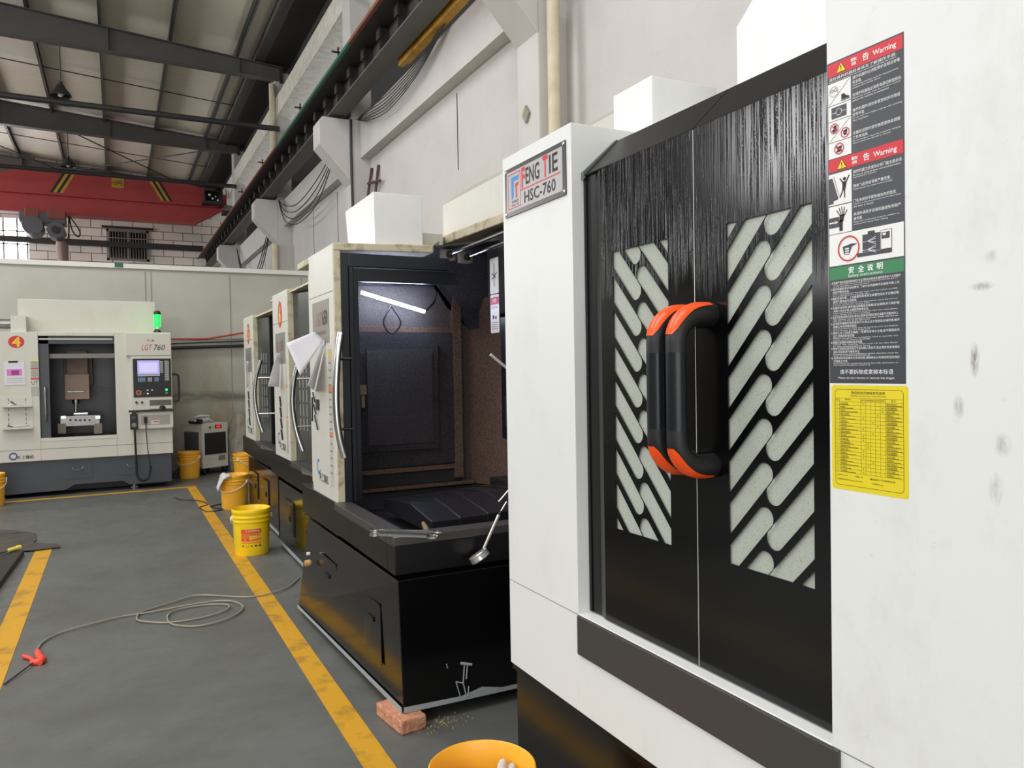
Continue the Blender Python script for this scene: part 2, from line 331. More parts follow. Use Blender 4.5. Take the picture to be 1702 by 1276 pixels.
# ---------------------------------------------------------------- flat lettering and marks
_tc = {}
def text_mesh(body, shear=0.0, bold=0.0, ls=1.0):
    k = (body, shear, bold, ls)
    if k in _tc: return _tc[k]
    cu = bpy.data.curves.new('lettering', 'FONT'); cu.body = body; cu.shear = shear; cu.offset = bold; cu.space_character = ls; cu.resolution_u = 2
    o = bpy.data.objects.new('lettering', cu); C.objects.link(o)
    bpy.context.view_layer.update()
    dg = bpy.context.evaluated_depsgraph_get(); me = bpy.data.meshes.new_from_object(o.evaluated_get(dg))
    vs = [Vector((v.co.x, v.co.y, 0)) for v in me.vertices]; fs = [tuple(p.vertices) for p in me.polygons]
    bpy.data.objects.remove(o); bpy.data.curves.remove(cu); bpy.data.meshes.remove(me)
    _tc[k] = (vs, fs); return _tc[k]
class Lab:
    """flat marks on a plane: origin = top left, u = right, down = v"""
    def __init__(s, o, right, down, nrm, mb=None):
        s.o = Vector(o); s.r = Vector(right).normalized(); s.d = Vector(down).normalized(); s.n = Vector(nrm).normalized(); s.mb = mb or MB(); s.k = 0.0004; s.b = 0.0
    def p(s, u, v, l=1): return s.o + s.r * u + s.d * v + s.n * (s.b + s.k * l)
    def face(s, pts, mat, l=1):
        vs = [s.p(u, v, l) for u, v in pts]; a = Vector((0, 0, 0))
        for i in range(len(vs)): a += (vs[i] - vs[0]).cross(vs[(i + 1) % len(vs)] - vs[0])
        if a.dot(s.n) < 0: vs.reverse()
        s.mb.poly(vs, mat)
    def rect(s, u0, v0, u1, v1, mat, l=1): s.face([(u0, v0), (u1, v0), (u1, v1), (u0, v1)], mat, l)
    def rrect(s, u0, v0, u1, v1, r, mat, l=1):
        pts = []
        for cu, cv, a0 in ((u1 - r, v0 + r, -90), (u1 - r, v1 - r, 0), (u0 + r, v1 - r, 90), (u0 + r, v0 + r, 180)):
            for k in range(5):
                a = math.radians(a0 + k * 22.5); pts.append((cu + r * math.cos(a), cv + r * math.sin(a)))
        s.face(pts, mat, l)
    def disc(s, u, v, r, mat, l=1, n=24, ry=None): s.face([(u + r * math.cos(2 * PI * k / n), v + (ry or r) * math.sin(2 * PI * k / n)) for k in range(n)], mat, l)
    def ring(s, u, v, r, t, mat, l=1, n=28, a0=0, a1=2 * PI):
        for k in range(n):
            a, b = a0 + (a1 - a0) * k / n, a0 + (a1 - a0) * (k + 1) / n
            s.face([(u + r * math.cos(a), v + r * math.sin(a)), (u + r * math.cos(b), v + r * math.sin(b)), (u + (r - t) * math.cos(b), v + (r - t) * math.sin(b)), (u + (r - t) * math.cos(a), v + (r - t) * math.sin(a))], mat, l)
    def line(s, pts, t, mat, l=1):
        for (a, b), (c, d) in zip(pts, pts[1:]):
            L = math.hypot(c - a, d - b) or 1; nx, ny = -(d - b) / L * t / 2, (c - a) / L * t / 2
            s.face([(a + nx, b + ny), (c + nx, d + ny), (c - nx, d - ny), (a - nx, b - ny)], mat, l)
    def text(s, body, u, v, h, mat, l=2, w=None, align='l', shear=0.0, bold=0.0, ls=1.0):
        """h = height of the glyph box, v = top of glyphs; w forces the width"""
        vs, fs = text_mesh(body, shear, bold, ls)
        if not vs: return
        x0 = min(p.x for p in vs); x1 = max(p.x for p in vs); y0 = min(p.y for p in vs); y1 = max(p.y for p in vs)
        sy = h / max(y1 - y0, 1e-6); sx = sy if w is None else w / max(x1 - x0, 1e-6); W = (x1 - x0) * sx
        ou = u if align == 'l' else (u - W / 2 if align == 'c' else u - W)
        pv = [s.p(ou + (p.x - x0) * sx, v + (y1 - p.y) * sy, l) for p in vs]
        flip = s.r.cross(-s.d).dot(s.n) < 0
        s.mb.add(pv, [tuple(reversed(f)) for f in fs] if flip else fs, mat)
    def build(s, name, parent=None, **k): return s.mb.build(name, parent, **k)
def clip(poly, x0, y0, x1, y1):
    for ax, lim, sg in ((0, x0, 1), (0, x1, -1), (1, y0, 1), (1, y1, -1)):
        out = []
        for i in range(len(poly)):
            a, b = poly[i - 1], poly[i]; ia, ib = (a[ax] - lim) * sg >= 0, (b[ax] - lim) * sg >= 0
            if ia != ib:
                t = (lim - a[ax]) / (b[ax] - a[ax]); out.append((a[0] + (b[0] - a[0]) * t, a[1] + (b[1] - a[1]) * t))
            if ib: out.append(b)
        poly = out
        if not poly: return []
    return poly
def smooth_path(pts, sub=6, closed=False):
    pts = [Vector(p) for p in pts]; out = []; n = len(pts)
    for i in range(n if closed else n - 1):
        if closed: a, b, c, d = pts[i - 1], pts[i], pts[(i + 1) % n], pts[(i + 2) % n]
        else: a, b, c, d = pts[max(i - 1, 0)], pts[i], pts[i + 1], pts[min(i + 2, n - 1)]
        for k in range(sub):
            t = k / sub; out.append(0.5 * ((2 * b) + (c - a) * t + (2 * a - 5 * b + 4 * c - d) * t * t + (3 * b - a - 3 * c + d) * t ** 3))
    if not closed: out.append(pts[-1])
    return out
# ================================================================ THE HALL
b = MB(); b.box((-9, -8, -0.15), (3.5, 28, 0), floorm); struct(b.build('floor', origin=(0, 0, 0)))
# painted safety lines
def stripe(pts, name):
    m = MB(); m.prism([(x, y, 0.0005) for x, y in pts], (0, 0, 0.0015), lineyellow); struct(m.build(name, origin=(0, 0, 0)))
stripe([(0.795, 0.5), (0.905, 0.5), (0.905, 10.95), (0.795, 10.95)], 'trim_1')
stripe([(-0.655, 0.5), (-0.53, 0.5), (-0.53, 7.75), (-0.655, 7.75)], 'trim_2')
stripe([(-6.0, 10.72), (0.905, 10.95), (0.905, 11.05), (-6.0, 10.82)], 'trim_3')
# right wall: block wall with ledge beam, slot above it open to the next bay, upper ring beam
b = MB(); b.box((3.26, -8, 0), (3.5, 28, 4.98), conc); b.box((3.12, -8, 4.48), (3.5, 28, 5.0), conc)
for y in (7.48, 12.4, 14.1, 19.2): b.box((3.255, y, 3.6), (3.262, y + 0.012, 4.4), steeldark)
struct(b.build('wall_right', origin=(3.3, 10, 0)))
b = MB(); b.box((3.02, -8, 6.68), (3.42, 28, 7.06), concr); b.box((3.3, -8, 7.06), (3.5, 28, 8.3), steeldark); struct(b.build('trim_4', origin=(3.1, 10, 6.68)))
b = MB(); b.box((2.62, -8, 7.74), (2.8, 28, 7.9), steelgrey); b.box((2.8, -8, 7.72), (3.3, 28, 7.98), steeldark); struct(b.build('trim_5', origin=(2.8, 10, 7.7)))
nb = M('neighbour_bay', (70, 70, 68), 0.8)
b = MB(); b.box((7.5, -8, 0), (7.7, 28, 9), nb); b.box((3.5, -8, 8.3), (7.5, 28, 8.5), nb); b.box((3.5, 28, 0), (7.5, 28.2, 9), nb); b.box((3.5, -8.2, 0), (7.5, -8, 9), nb)
struct(b.build('wall_neighbour_bay', origin=(7.5, 10, 0)))
# left wall with window band
lowgrey = M('left_wall_grey', (84, 84, 86), .8)
b = MB(); b.box((-9.2, -8, 0), (-9, 28, 2.95), lowgrey); b.box((-9.2, -8, 3.3), (-9, 28, 4.7), lowgrey); b.box((-9.2, -8, 6.7), (-9, 28, 9), lowgrey)
for ya, yb in ((-4.6, -3.4), (1.4, 8.7), (11.9, 20.6), (25.4, 28)): b.box((-9.2, ya, 4.7), (-9, yb, 6.7), lowgrey)
b.box((-9.2, -8, 2.95), (-9, 7, 3.3), lowgrey); b.box((-9.2, 11, 2.95), (-9, 28, 3.3), lowgrey)
struct(b.build('wall_left', origin=(-9, 10, 0)))
area('slot_daylight', (-8.95, 9, 3.12), (0, -PI/2, 0), 0.3, 3.8, 45)
# back wall with gate opening
b = MB(); b.box((-9, -8.2, 0), (-7.2, -8, 9), conc); b.box((2.2, -8.2, 0), (3.5, -8, 9), conc); b.box((-7.2, -8.2, 5.1), (2.2, -8, 9), conc); struct(b.build('wall_back', origin=(0, -8, 0)))
# far wall of aerated blocks, with a bright window on the left and a barred one
b = MB(); b.box((-9, 28, 0), (-2.95, 28.2, 5.05), blockm); b.box((-9, 28, 6.35), (-2.95, 28.2, 9), blockm); b.box((-9, 28, 5.05), (-5.0, 28.2, 6.35), blockm)
b.box((-2.3, 28, 0), (3.5, 28.2, 5.2), blockm); b.box((-2.95, 28, 0), (-2.3, 28.2, 5.05), blockm); b.box((-2.95, 28, 6.35), (-2.3, 28.2, 9), blockm)
b.box((-2.3, 28, 6.2), (3.5, 28.2, 9), blockm); b.box((-2.3, 28, 5.2), (-0.17, 28.2, 6.2), blockm); b.box((1.06, 28, 5.2), (3.5, 28.2, 6.2), blockm)
struct(b.build('wall_far', origin=(0, 28, 0)))
dglass = M('dark_window_glass', (34, 37, 42), 0.15)
wt = MB(); fr = M('window_frame_grey', (150, 146, 140), 0.6)
for a, c in (((-.17, 27.95, 5.2), (-.1, 28.05, 6.2)), ((.99, 27.95, 5.2), (1.06, 28.05, 6.2)), ((-.17, 27.95, 6.13), (1.06, 28.05, 6.2)), ((-.17, 27.95, 5.2), (1.06, 28.05, 5.27)), ((.42, 27.96, 5.2), (.48, 28.04, 6.2))): wt.box(a, c, fr)
for k in range(13): wt.box((-.08 + k * .083, 27.9, 5.2), (-.065 + k * .083, 27.915, 6.2), fr)
wt.box((-.17, 27.9, 5.9), (1.06, 27.915, 5.925), fr); wt.box((-.17, 28.1, 5.2), (1.06, 28.11, 6.2), dglass); wt.box((-.3, 27.94, 6.23), (1.2, 28, 6.3), steeldark)
wo = struct(wt.build('window_1', origin=(0.4, 28, 5.2)))
sky = M('bright_daylight', (255, 255, 255), 0.5, emit=(236, 244, 255), es=20)
b = MB(); b.box((-5.0, 28.12, 5.05), (-2.3, 28.14, 6.35), sky)
for x in (-2.36, -2.62, -2.98, -3.9): b.box((x, 28.0, 5.05), (x + .05, 28.06, 6.35), fr)
for z in (5.55, 5.95): b.box((-5.0, 28.0, z), (-2.3, 28.05, z + .04), fr)
struct(b.build('window_2', origin=(-3.6, 28, 5.05)))
b = MB(); b.box((-9, 27.75, 5.6), (2.7, 27.87, 5.78), steeldark); tag(b.build('steel_wall_beam'), 'dark horizontal steel beam crossing the barred window of the block wall', 'beam')
# roof
S = 0.074
def rz(x): return 8.14 - S * (x + 1.65)
b = MB(); b.prism([(-9.2, -8, rz(-9.2) + .1), (3.5, -8, rz(3.5) + .1), (3.5, 28.2, rz(3.5) + .1), (-9.2, 28.2, rz(-9.2) + .1)], (0, 0, 0.08), roofm); struct(b.build('ceiling', origin=(0, 10, 8)))
for k, x in enumerate((2.29, 1.07, -.12, -1.27, -2.45, -3.65, -4.85, -6.05, -7.25, -8.45)):
    b = MB(); z = rz(x); b.box((x - .02, -8, z - .07), (x - .012, 28, z + .1), steeldark); b.box((x - .02, -8, z - .07), (x + .03, 28, z - .062), steelgrey); b.box((x - .02, -8, z + .09), (x + .03, 28, z + .1), steelgrey)
    tag(b.build('roof_purlin'), 'long thin grey roof purlin running down the hall under the pale roof sheets', 'purlin', 'roof purlins')
rl = ['grey tapered roof beam nearest the camera, the hanging lamp at its underside', 'grey tapered roof beam, the middle one of three, with the further hanging lamp', 'dark roof beam furthest away, just above the red crane']
for k, (y, dz) in enumerate(((16.15, 0), (22.3, .1), (27.7, .05))):
    b = MB(); n0 = (-9, 3.15)
    def tz(x): return rz(x) - .12 + dz
    def bz(x): return 7.42 - (x - 3.15) * 0.02 + dz
    for (x0, x1) in ((-9, 3.15),):
        b.hexa([(x0, y - .005, bz(x0)), (x1, y - .005, bz(x1)), (x1, y + .005, bz(x1)), (x0, y + .005, bz(x0)), (x0, y - .005, tz(x0)), (x1, y - .005, tz(x1)), (x1, y + .005, tz(x1)), (x0, y + .005, tz(x0))], steelgrey)
        for f, h in ((bz, -.012), (tz, .012)):
            b.hexa([(x0, y - .1, f(x0)), (x1, y - .1, f(x1)), (x1, y + .1, f(x1)), (x0, y + .1, f(x0)), (x0, y - .1, f(x0) + h), (x1, y - .1, f(x1) + h), (x1, y + .1, f(x1) + h), (x0, y + .1, f(x0) + h)], steelgrey)
    for x in (2.3, 0, -2.4): b.box((x, y - .09, bz(x) + .0), (x + .02, y + .09, tz(x)), steelgrey)
    b.box((3.1, y - .1, bz(3.15) - .05), (3.15, y + .1, tz(3.15)), steeldark)
    tag(b.build('roof_beam'), rl[k], 'roof beam')
for k, (y, z) in enumerate(((16.0, 6.4), (22.15, 6.58))):
    b = MB(); b.cyl((-9, y, z), (3.05, y, z), .055, steeldark, 12)
    tag(b.build('tie_pipe', smooth=True), ['dark round tie pipe crossing the hall below the nearest roof beam', 'dark round tie pipe crossing the hall just in front of the red crane'][k], 'pipe')
for k, y in enumerate((19.2, 25.2, 13.0)):
    b = MB(); b.tube([(-9, y, rz(-9) - .02), (3, y, rz(3) - .02)], .012, steeldark, 6)
    tag(b.build('sag_rod'), 'thin dark rod running across the purlins between two roof beams', 'rod', 'roof sag rods')
for k, (a, c) in enumerate((((-1.3, 22.3), (2.6, 27.6)), ((-1.3, 27.6), (2.4, 22.3)), ((-5, 22.3), (-1.3, 27.6)))):
    b = MB(); b.tube([(a[0], a[1], rz(a[0]) - .3), (c[0], c[1], rz(c[0]) - .3)], .016, steeldark, 6)
    tag(b.build('brace_rod'), 'thin diagonal brace rod under the far bay of the roof', 'rod', 'roof brace rods')

fillsheet = M('roof_fill_sheet', (235, 238, 240), .4, emit=(240, 246, 255), es=1.0)  # added glowing panels, out of view, dressing the roof fill lights
for k, yy in enumerate((1.5, 7.5)):
    b = MB(); b.box((-6.5, yy - 1.5, 8.0), (.5, yy + 1.5, 8.02), fillsheet); struct(b.build('window_%d' % (k + 3)))
# columns with corbels
colY = [5.29, 10.6, 16.15, 22.3]
cl = ['white concrete column nearest the camera, with a square grey plate on it', 'white concrete column with a black cable hanging down beside its corbel, behind the open machine', 'white concrete column second furthest, its corbel above the stained partition', 'white concrete column furthest away by the block wall']
for k, y in enumerate(colY):
    e = empty('concrete_column', (3.15, y + .2, 0)); tag(e, cl[k], 'column')
    m = MB(); m.box((3.0, y, 0), (3.3, y + .36, 5.02), conc); m.box((3.0, y, 5.02), (3.3, y + .36, 7.6), conc); m.build('shaft', e, bevel=.015)
    m = MB(); m.prism([(3.01, y - .005, 5.0), (2.6, y - .005, 5.0), (2.55, y - .005, 4.94), (2.55, y - .005, 4.62), (3.01, y - .005, 4.12)], (0, .37, 0), conc); m.build('corbel', e, bevel=.01)
# square plate on nearest column
m = MB(); c0 = P(875, 190, x=2.99); m.xf(Matrix()); hs = .055
m.prism([(2.998, c0.y, c0.z + hs * 1.3), (2.998, c0.y + hs, c0.z), (2.998, c0.y, c0.z - hs * 1.3), (2.998, c0.y - hs, c0.z)], (-.02, 0, 0), M('old_brass', (150, 148, 130), .5, metal=.4))
tag(m.build('wall_plate'), 'small diamond-shaped metal plate fixed to the nearest white column', 'plate')
# downpipes
for k, (x, y, z0, z1, r, l) in enumerate(((3.06, 5.15, 0, 4.4, .05, 'beige downpipe beside the nearest white column'), (2.93, 16.05, 5.75, 7.3, .06, 'beige downpipe with brackets above the crane rail'), (2.93, 16.1, 0, 4.1, .06, 'white downpipe running down below the corbel above the partition'))):
    e = MB(); e.cyl((x, y, z0), (x, y, z1), r, beigepipe, 16); z = z0 + .5
    while z < z1: e.cyl((x, y, z), (x, y, z + .05), r * 1.12, beigepipe, 16); z += 1.35
    tag(e.build('downpipe', smooth=True), l, 'pipe')
# crane runway girder with stiffeners
e = empty('crane_girder', (2.8, 10, 5.05)); tag(e, 'dark steel crane girder with upright stiffeners resting on the corbels', 'girder')
m = MB(); m.box((2.7, -2, 5.04), (2.94, 27.6, 5.06), steelgrey); m.box((2.55, -2, 5.34), (2.95, 27.6, 5.36), steeldark); m.build('flange', e)
m = MB(); m.box((2.81, -2, 5.06), (2.825, 27.6, 5.34), steelgrey); m.build('web', e)
m = MB(); y = .3
while y < 27.5:
    m.box((2.71, y, 5.06), (2.81, y + .014, 5.34), steeldark); m.box((2.69, y - .05, 5.2), (2.71, y + .064, 5.34), steeldark); y += .62
so = m.build('stiffener', e); so['kind'] = 'stuff'
m = MB(); m.box((2.5, -2, 5.31), (2.54, 8.9, 5.35), brownp); m.box((2.5, 8.9, 5.31), (2.54, 13.5, 5.35), greenp); m.box((2.5, 13.5, 5.31), (2.54, 27.6, 5.35), brownp)
m.build('conductor_rail', e)
m = MB(); m.box((2.77, -2, 5.36), (2.86, 27.6, 5.48), steeldark); m.build('crane_rail', e)
for k, y in enumerate((9.4, 11.6, 14.9, 17.5)):
    m = MB(); m.box((2.44, y, 5.4), (2.54, y + .02, 5.42), steeldark); m.box((2.51, y, 5.35), (2.53, y + .02, 5.47), steeldark); tag(m.build('rail_bracket'), 'small dark bracket sticking out of the conductor rail', 'bracket', 'conductor rail brackets')
# yellow steel piece behind the girder
e = empty('yellow_conductor_guard', (3.05, 7.6, 5.0)); tag(e, 'worn yellow steel guard lying behind the crane girder at the top', 'guard')
m = MB(); m.box((2.98, 5.8, 5.0), (3.08, 8.42, 5.24), yellowsteel); m.box((2.97, 8.05, 4.99), (3.04, 8.5, 5.27), yellowsteel)
for y in (6.2, 6.9, 7.5): m.box((2.96, y, 5.14), (3.02, y + .3, 5.36), yellowsteel)
m.build('cover', e, bevel=.006)
m = MB(); m.box((2.9, 8.25, 5.06), (3.12, 8.32, 5.1), steeldark); m.build('bracket', e)
# overhead crane
e = empty('overhead_crane', (0, 24.1, 5.9)); tag(e, 'red overhead travelling crane with black and yellow stripes across the hall', 'crane')
m = MB(); m.prism([(-8.9, 23.9, 6.33), (2.7, 23.9, 6.33), (3.0, 23.9, 6.42), (3.0, 23.9, 6.7), (1.8, 23.9, 6.98), (-2.0, 23.9, 6.98), (-2.75, 23.9, 6.78), (-8.9, 23.9, 6.78)], (0, .5, 0), redcrane); m.build('box_girder', e, bevel=.01)
m = MB(); m.prism([(-8.9, 24.05, 5.9), (2.2, 24.05, 5.86), (3.0, 24.05, 6.33), (-8.9, 24.05, 6.33)], (0, .2, 0), redcrane); m.prism([(-8.9, 23.95, 5.86), (2.2, 23.95, 5.82), (2.2, 23.95, 5.86), (-8.9, 23.95, 5.9)], (0, .4, 0), redcrane); m.build('lower_beam', e)
stripey = M('stripe_yellow', (196, 150, 40), .6)
for x, s_ in ((-1.45, 1), (1.55, -1)):
    lb = Lab((0, 23.9, 0), (1, 0, 0), (0, 0, -1), (0, -1, 0)); lb.k = .002
    for q, mt in enumerate((ink, stripey, ink, stripey)):
        a = x + q * .075 * s_; lb.face([(a - .0 * s_, -6.4), (a + .075 * s_, -6.4), (a + .075 * s_ + .3 * s_, -6.93), (a + .3 * s_, -6.93)], mt, 1)
    lb.build('hazard_stripe', e)
lb = Lab((0, 23.9, 0), (1, 0, 0), (0, 0, -1), (0, -1, 0)); lb.k = .002
lb.rect(.02, -6.93, .32, -6.66, stripey, 2); lb.text('10吨', .17, -6.88, .16, ink, 3, w=.24, align='c')
part_label(lb.build('load_plate', e), 'yellow load plate')
m = MB(); m.box((2.3, 23.5, 6.35), (2.85, 23.9, 6.42), steeldark); m.cyl((2.9, 23.75, 6.25), (3.2, 23.75, 6.25), .13, steel, 14); m.box((2.85, 23.6, 6.1), (3.25, 23.95, 6.2), steeldark); m.build('travel_motor', e)
# flood lamp on the crane
m = MB(); m.box((2.36, 23.55, 6.36), (2.86, 23.68, 6.74), rubber); m.box((2.39, 23.545, 6.39), (2.83, 23.556, 6.71), M('lamp_glass_dark', (20, 20, 22), .1))
for (x, z, r) in ((2.5, 6.6, .035), (2.58, 6.5, .03), (2.66, 6.56, .022), (2.72, 6.46, .03)): m.lathe([(r, 0), (r * .5, .02), (0.001, .025)], (x, 23.545, z), labelwhite, 10, axis=(0, -1, 0))
tag(m.build('flood_lamp'), 'square black flood lamp at the right end of the red crane', 'lamp')
# hoist
e = empty('crane_hoist', (-1.8, 24, 5)); tag(e, 'grey electric hoist with a hanging covered drum under the left part of the red crane', 'hoist')
hg = M('hoist_grey', (96, 94, 100), .5); hr = M('hoist_red', (140, 70, 60), .6)
m = MB(); m.box((-2.15, 23.7, 5.55), (-1.1, 24.3, 5.82), hg); m.box((-2.02, 23.66, 5.66), (-1.7, 23.7, 5.9), hr); m.box((-1.5, 23.66, 5.66), (-1.1, 23.7, 5.9), hr); m.build('trolley', e, bevel=.01)
m = MB(); m.cyl((-1.85, 23.6, 5.45), (-1.85, 24.4, 5.45), .24, hg, 20); m.build('rope_drum', e, smooth=True)
m = MB(); m.cyl((-1.32, 23.55, 5.35), (-1.32, 24.3, 5.35), .22, hg, 8); m.cyl((-1.32, 23.5, 5.35), (-1.32, 23.56, 5.35), .1, steeldark, 12); m.build('motor', e)
m = MB(); m.tube([(-1.25, 24.2, 5.25), (-1.22, 24.2, 5.0), (-1.2, 24.2, 4.65), (-1.2, 24.2, 4.45)], [.1, .15, .13, .06], M('bag_brown', (150, 126, 118), .8), 12); m.build('chain_bag', e, smooth=True)
m = MB(); m.tube(smooth_path([(-1.05, 23.9, 5.8), (-.95, 23.9, 5.7), (-.78, 23.9, 5.4), (-.82, 23.9, 5.25), (-.95, 23.9, 5.4), (-1.02, 23.9, 5.75)]), .018, rubber, 6); m.tube(smooth_path([(-1.03, 23.9, 5.78), (-1.04, 23.9, 5.3), (-1.1, 23.9, 5.1)]), .018, rubber, 6); m.build('cable', e, smooth=True)
# pendant lamps
for k, (x, y, zt, z) in enumerate(((-.76, 16.0, 7.5, 6.7), (-.93, 22.15, 7.6, 6.9))):
    e = empty('pendant_lamp', (x, y, z - .2)); tag(e, ['nearer bell-shaped pendant lamp hanging on a rod from the roof beam', 'further bell-shaped pendant lamp hanging just above the red crane'][k], 'lamp')
    m = MB(); m.cyl((x, y, z - .02), (x, y, zt), .012, steelgrey, 8); m.cyl((x, y, z - .02), (x, y, z + .06), .035, steeldark, 12); m.build('rod', e, smooth=True)
    m = MB(); m.lathe([(.03, .02), (.06, 0), (.09, -.06), (.16, -.14), (.18, -.2), (.17, -.2), (.15, -.14), (.08, -.06), (.02, -.02)], (x, y, z), steeldark, 24); m.build('shade', e, smooth=True)
    m = MB(); m.lathe([(.02, -.02), (.05, -.08), (.06, -.15), (.03, -.2), (.001, -.21)], (x, y, z), M('bulb_glass', (230, 228, 220), .1), 16); m.build('bulb', e, smooth=True)
# cables on the wall
def cable(pts, r, label, mt=rubber, name='sagging_cable', group=None, cat='cable'):
    m = MB(); m.tube(smooth_path(pts, 8), r, mt, 6); return tag(m.build(name, smooth=True), label, cat, group)
for k in range(6):
    d = k * .08
    cable([(3.06, 10.5, 4.98), (3.02, 9.9, 4.93 - d * .35), (3.02, 9.0, 4.86 - d * .5), (3.03, 7.9, 4.9 - d * .3), (3.06, 7.0, 5.12)], .006, 'thin black cable sagging along the ledge below the yellow guard', group='cables sagging along the ledge')
for k in range(4):
    d = k * .12
    cable([(3.02, 16.1, 5.0), (3.0, 15.4, 4.75 - d * .8), (3.0, 14.2, 4.55 - d), (3.0, 12.6, 4.65 - d), (3.0, 11.1, 4.95)], .009, 'thin black cable sagging between the two middle columns', group='cables between the middle columns')
for k in range(3):
    d = k * .14
    cable([(3.02, 22.2, 4.9), (3.0, 21, 4.2 - d), (3.0, 19.2, 3.85 - d), (3.0, 17.6, 4.4 - d), (3.0, 16.6, 4.95)], .011, 'thin black cable sagging before the furthest column', group='cables before the furthest column')
cable([(2.99, 10.58, 5.0), (2.985, 10.58, 4.6), (2.99, 10.58, 3.8), (3.01, 10.58, 2.4)], .018, 'thick black cable hanging straight down beside the corbel', name='hanging_cable')
cable([P(628, 360, x=3.2), P(624, 375, x=3.2), P(617, 400, x=3.2)], .004, 'thin wire hanging from the small socket on the wall', name='hanging_wire')
m = MB(); q = P(584, 357, x=3.2); m.box((3.2, q.y - .04, q.z - .05), (3.26, q.y + .04, q.z + .05), rubber); tag(m.build('wall_socket'), 'small dark socket on the wall behind the white box of the open machine', 'socket')
# rusty ladder iron leaning at the wall
rm = M('rusty_bar', (86, 60, 54), .8, var=.6, scale=30)
m = MB()
for u in (0, 1):
    a = P(612 + u * 12, 322, x=3.2); c = P(618 + u * 11, 279 - u * 5, x=3.24); m.tube([a + Vector((0, 0, -1.6)), a, c], .02, rm, 6)
a = P(612, 305, x=3.2); c = P(632, 300, x=3.2); m.tube([a, c], .02, rm, 6)
tag(m.build('leaning_iron_frame'), 'rusty H-shaped iron frame leaning against the wall behind the white box', 'iron frame')

# partition behind the far machine
b = MB(); b.box((-9, 12.9, 0), (2.95, 13.0, 3.09), partm)
for x in (-4.1, -1.9, .42, .5, 1.63, 2.75): b.box((x, 12.894, 0), (x + .012, 12.9, 3.05), M('panel_joint', (140, 138, 128), .6))
struct(b.build('wall_partition', origin=(0, 12.95, 0)))
b = MB(); b.box((-9, 12.86, 3.09), (2.95, 13.04, 3.16), plastic_w); struct(b.build('trim_6', origin=(0, 12.95, 3.09)))
m = MB(); m.box((.02, 12.85, 3.1), (.13, 12.86, 3.16), greenp); tag(m.build('green_tape'), 'small green tape mark on the white top rail of the partition', 'tape')
m = MB()
q0 = P(286, 564, y=12.8)
m.tube([(q0.x - .4, 12.8, q0.z), (q0.x + .5, 12.8, q0.z + .01), (2.6, 12.8, P(412, 554, y=12.8).z + .15)], .014, M('hose_red', (176, 60, 50), .5), 8); tag(m.build('red_air_hose', smooth=True), 'thin red air hose running along the stained partition', 'hose')
q1 = P(286, 570, y=12.82); m = MB(); m.cyl((q1.x - .4, 12.82, q1.z - .01), (2.6, 12.82, q1.z + .08), .028, steel, 12); tag(m.build('steel_pipe', smooth=True), 'shiny steel pipe running along the stained partition under the red hose', 'pipe')
m = MB(); m.cyl((q1.x - .4, 12.8, q1.z - .09), (2.6, 12.8, q1.z - .02), .024, rubber, 12); tag(m.build('black_pipe', smooth=True), 'black pipe lying right under the steel pipe on the partition', 'pipe')
# ================================================================ MACHINE 1 (white, closed black doors, nearest)
def sheet(outer, holes, thick, x, mat, mb):
    """sheet in a plane of constant x with real cut-outs; 2D points are (y, z)"""
    cu = bpy.data.curves.new('sheet', 'CURVE'); cu.dimensions = '2D'; cu.fill_mode = 'BOTH'; cu.extrude = thick / 2
    for pts in [outer] + holes:
        sp = cu.splines.new('POLY'); sp.points.add(len(pts) - 1); sp.use_cyclic_u = True
        for q, p in zip(sp.points, pts): q.co = (p[0], p[1], 0, 1)
    o = bpy.data.objects.new('sheet', cu); C.objects.link(o); bpy.context.view_layer.update()
    me = bpy.data.meshes.new_from_object(o.evaluated_get(bpy.context.evaluated_depsgraph_get()))
    mb.add([(x + v.co.z, v.co.x, v.co.y) for v in me.vertices], [tuple(p.vertices) for p in me.polygons], mat)
    bpy.data.objects.remove(o); bpy.data.curves.remove(cu); bpy.data.meshes.remove(me)
e = empty('machining_center', (2.0, .75, 0)); tag(e, 'large white machining centre nearest the camera with closed glossy black double doors', 'machine')
m = MB(); m.box((1.2, 1.93, .477), (2.9, 2.377, 2.217), white); m.box((1.2, 1.02, .477), (2.9, 1.93, .77), white); m.box((1.44, 1.02, .77), (2.9, 1.93, 2.165), white)
m.build('body', e, bevel=.002)
m = MB(); m.box((1.2, -.9, .477), (2.9, 1.02, 2.3), scuffed); m.build('side_panel', e, bevel=.002)
m = MB(); gap = M('panel_gap', (120, 120, 118), .7)
m.box((1.1995, 1.93, .7665), (1.2005, 2.377, .7685), gap); m.box((1.1995, -.9, .7665), (1.2005, 1.02, .7685), gap); m.build('seam', e)
m = MB(); m.box((1.22, -.9, 0), (2.85, 2.372, .455), glossy); m.box((1.205, -.9, .455), (2.85, 2.374, .477), black); m.build('base', e, bevel=.002)
m = MB(); m.box((1.192, 1.0, .652), (1.27, 1.925, .768), greysteel); m.build('sill', e, bevel=.0025)
m = MB(); m.box((1.27, 1.0, .76), (1.42, 1.93, .77), black); m.build('door_track', e)
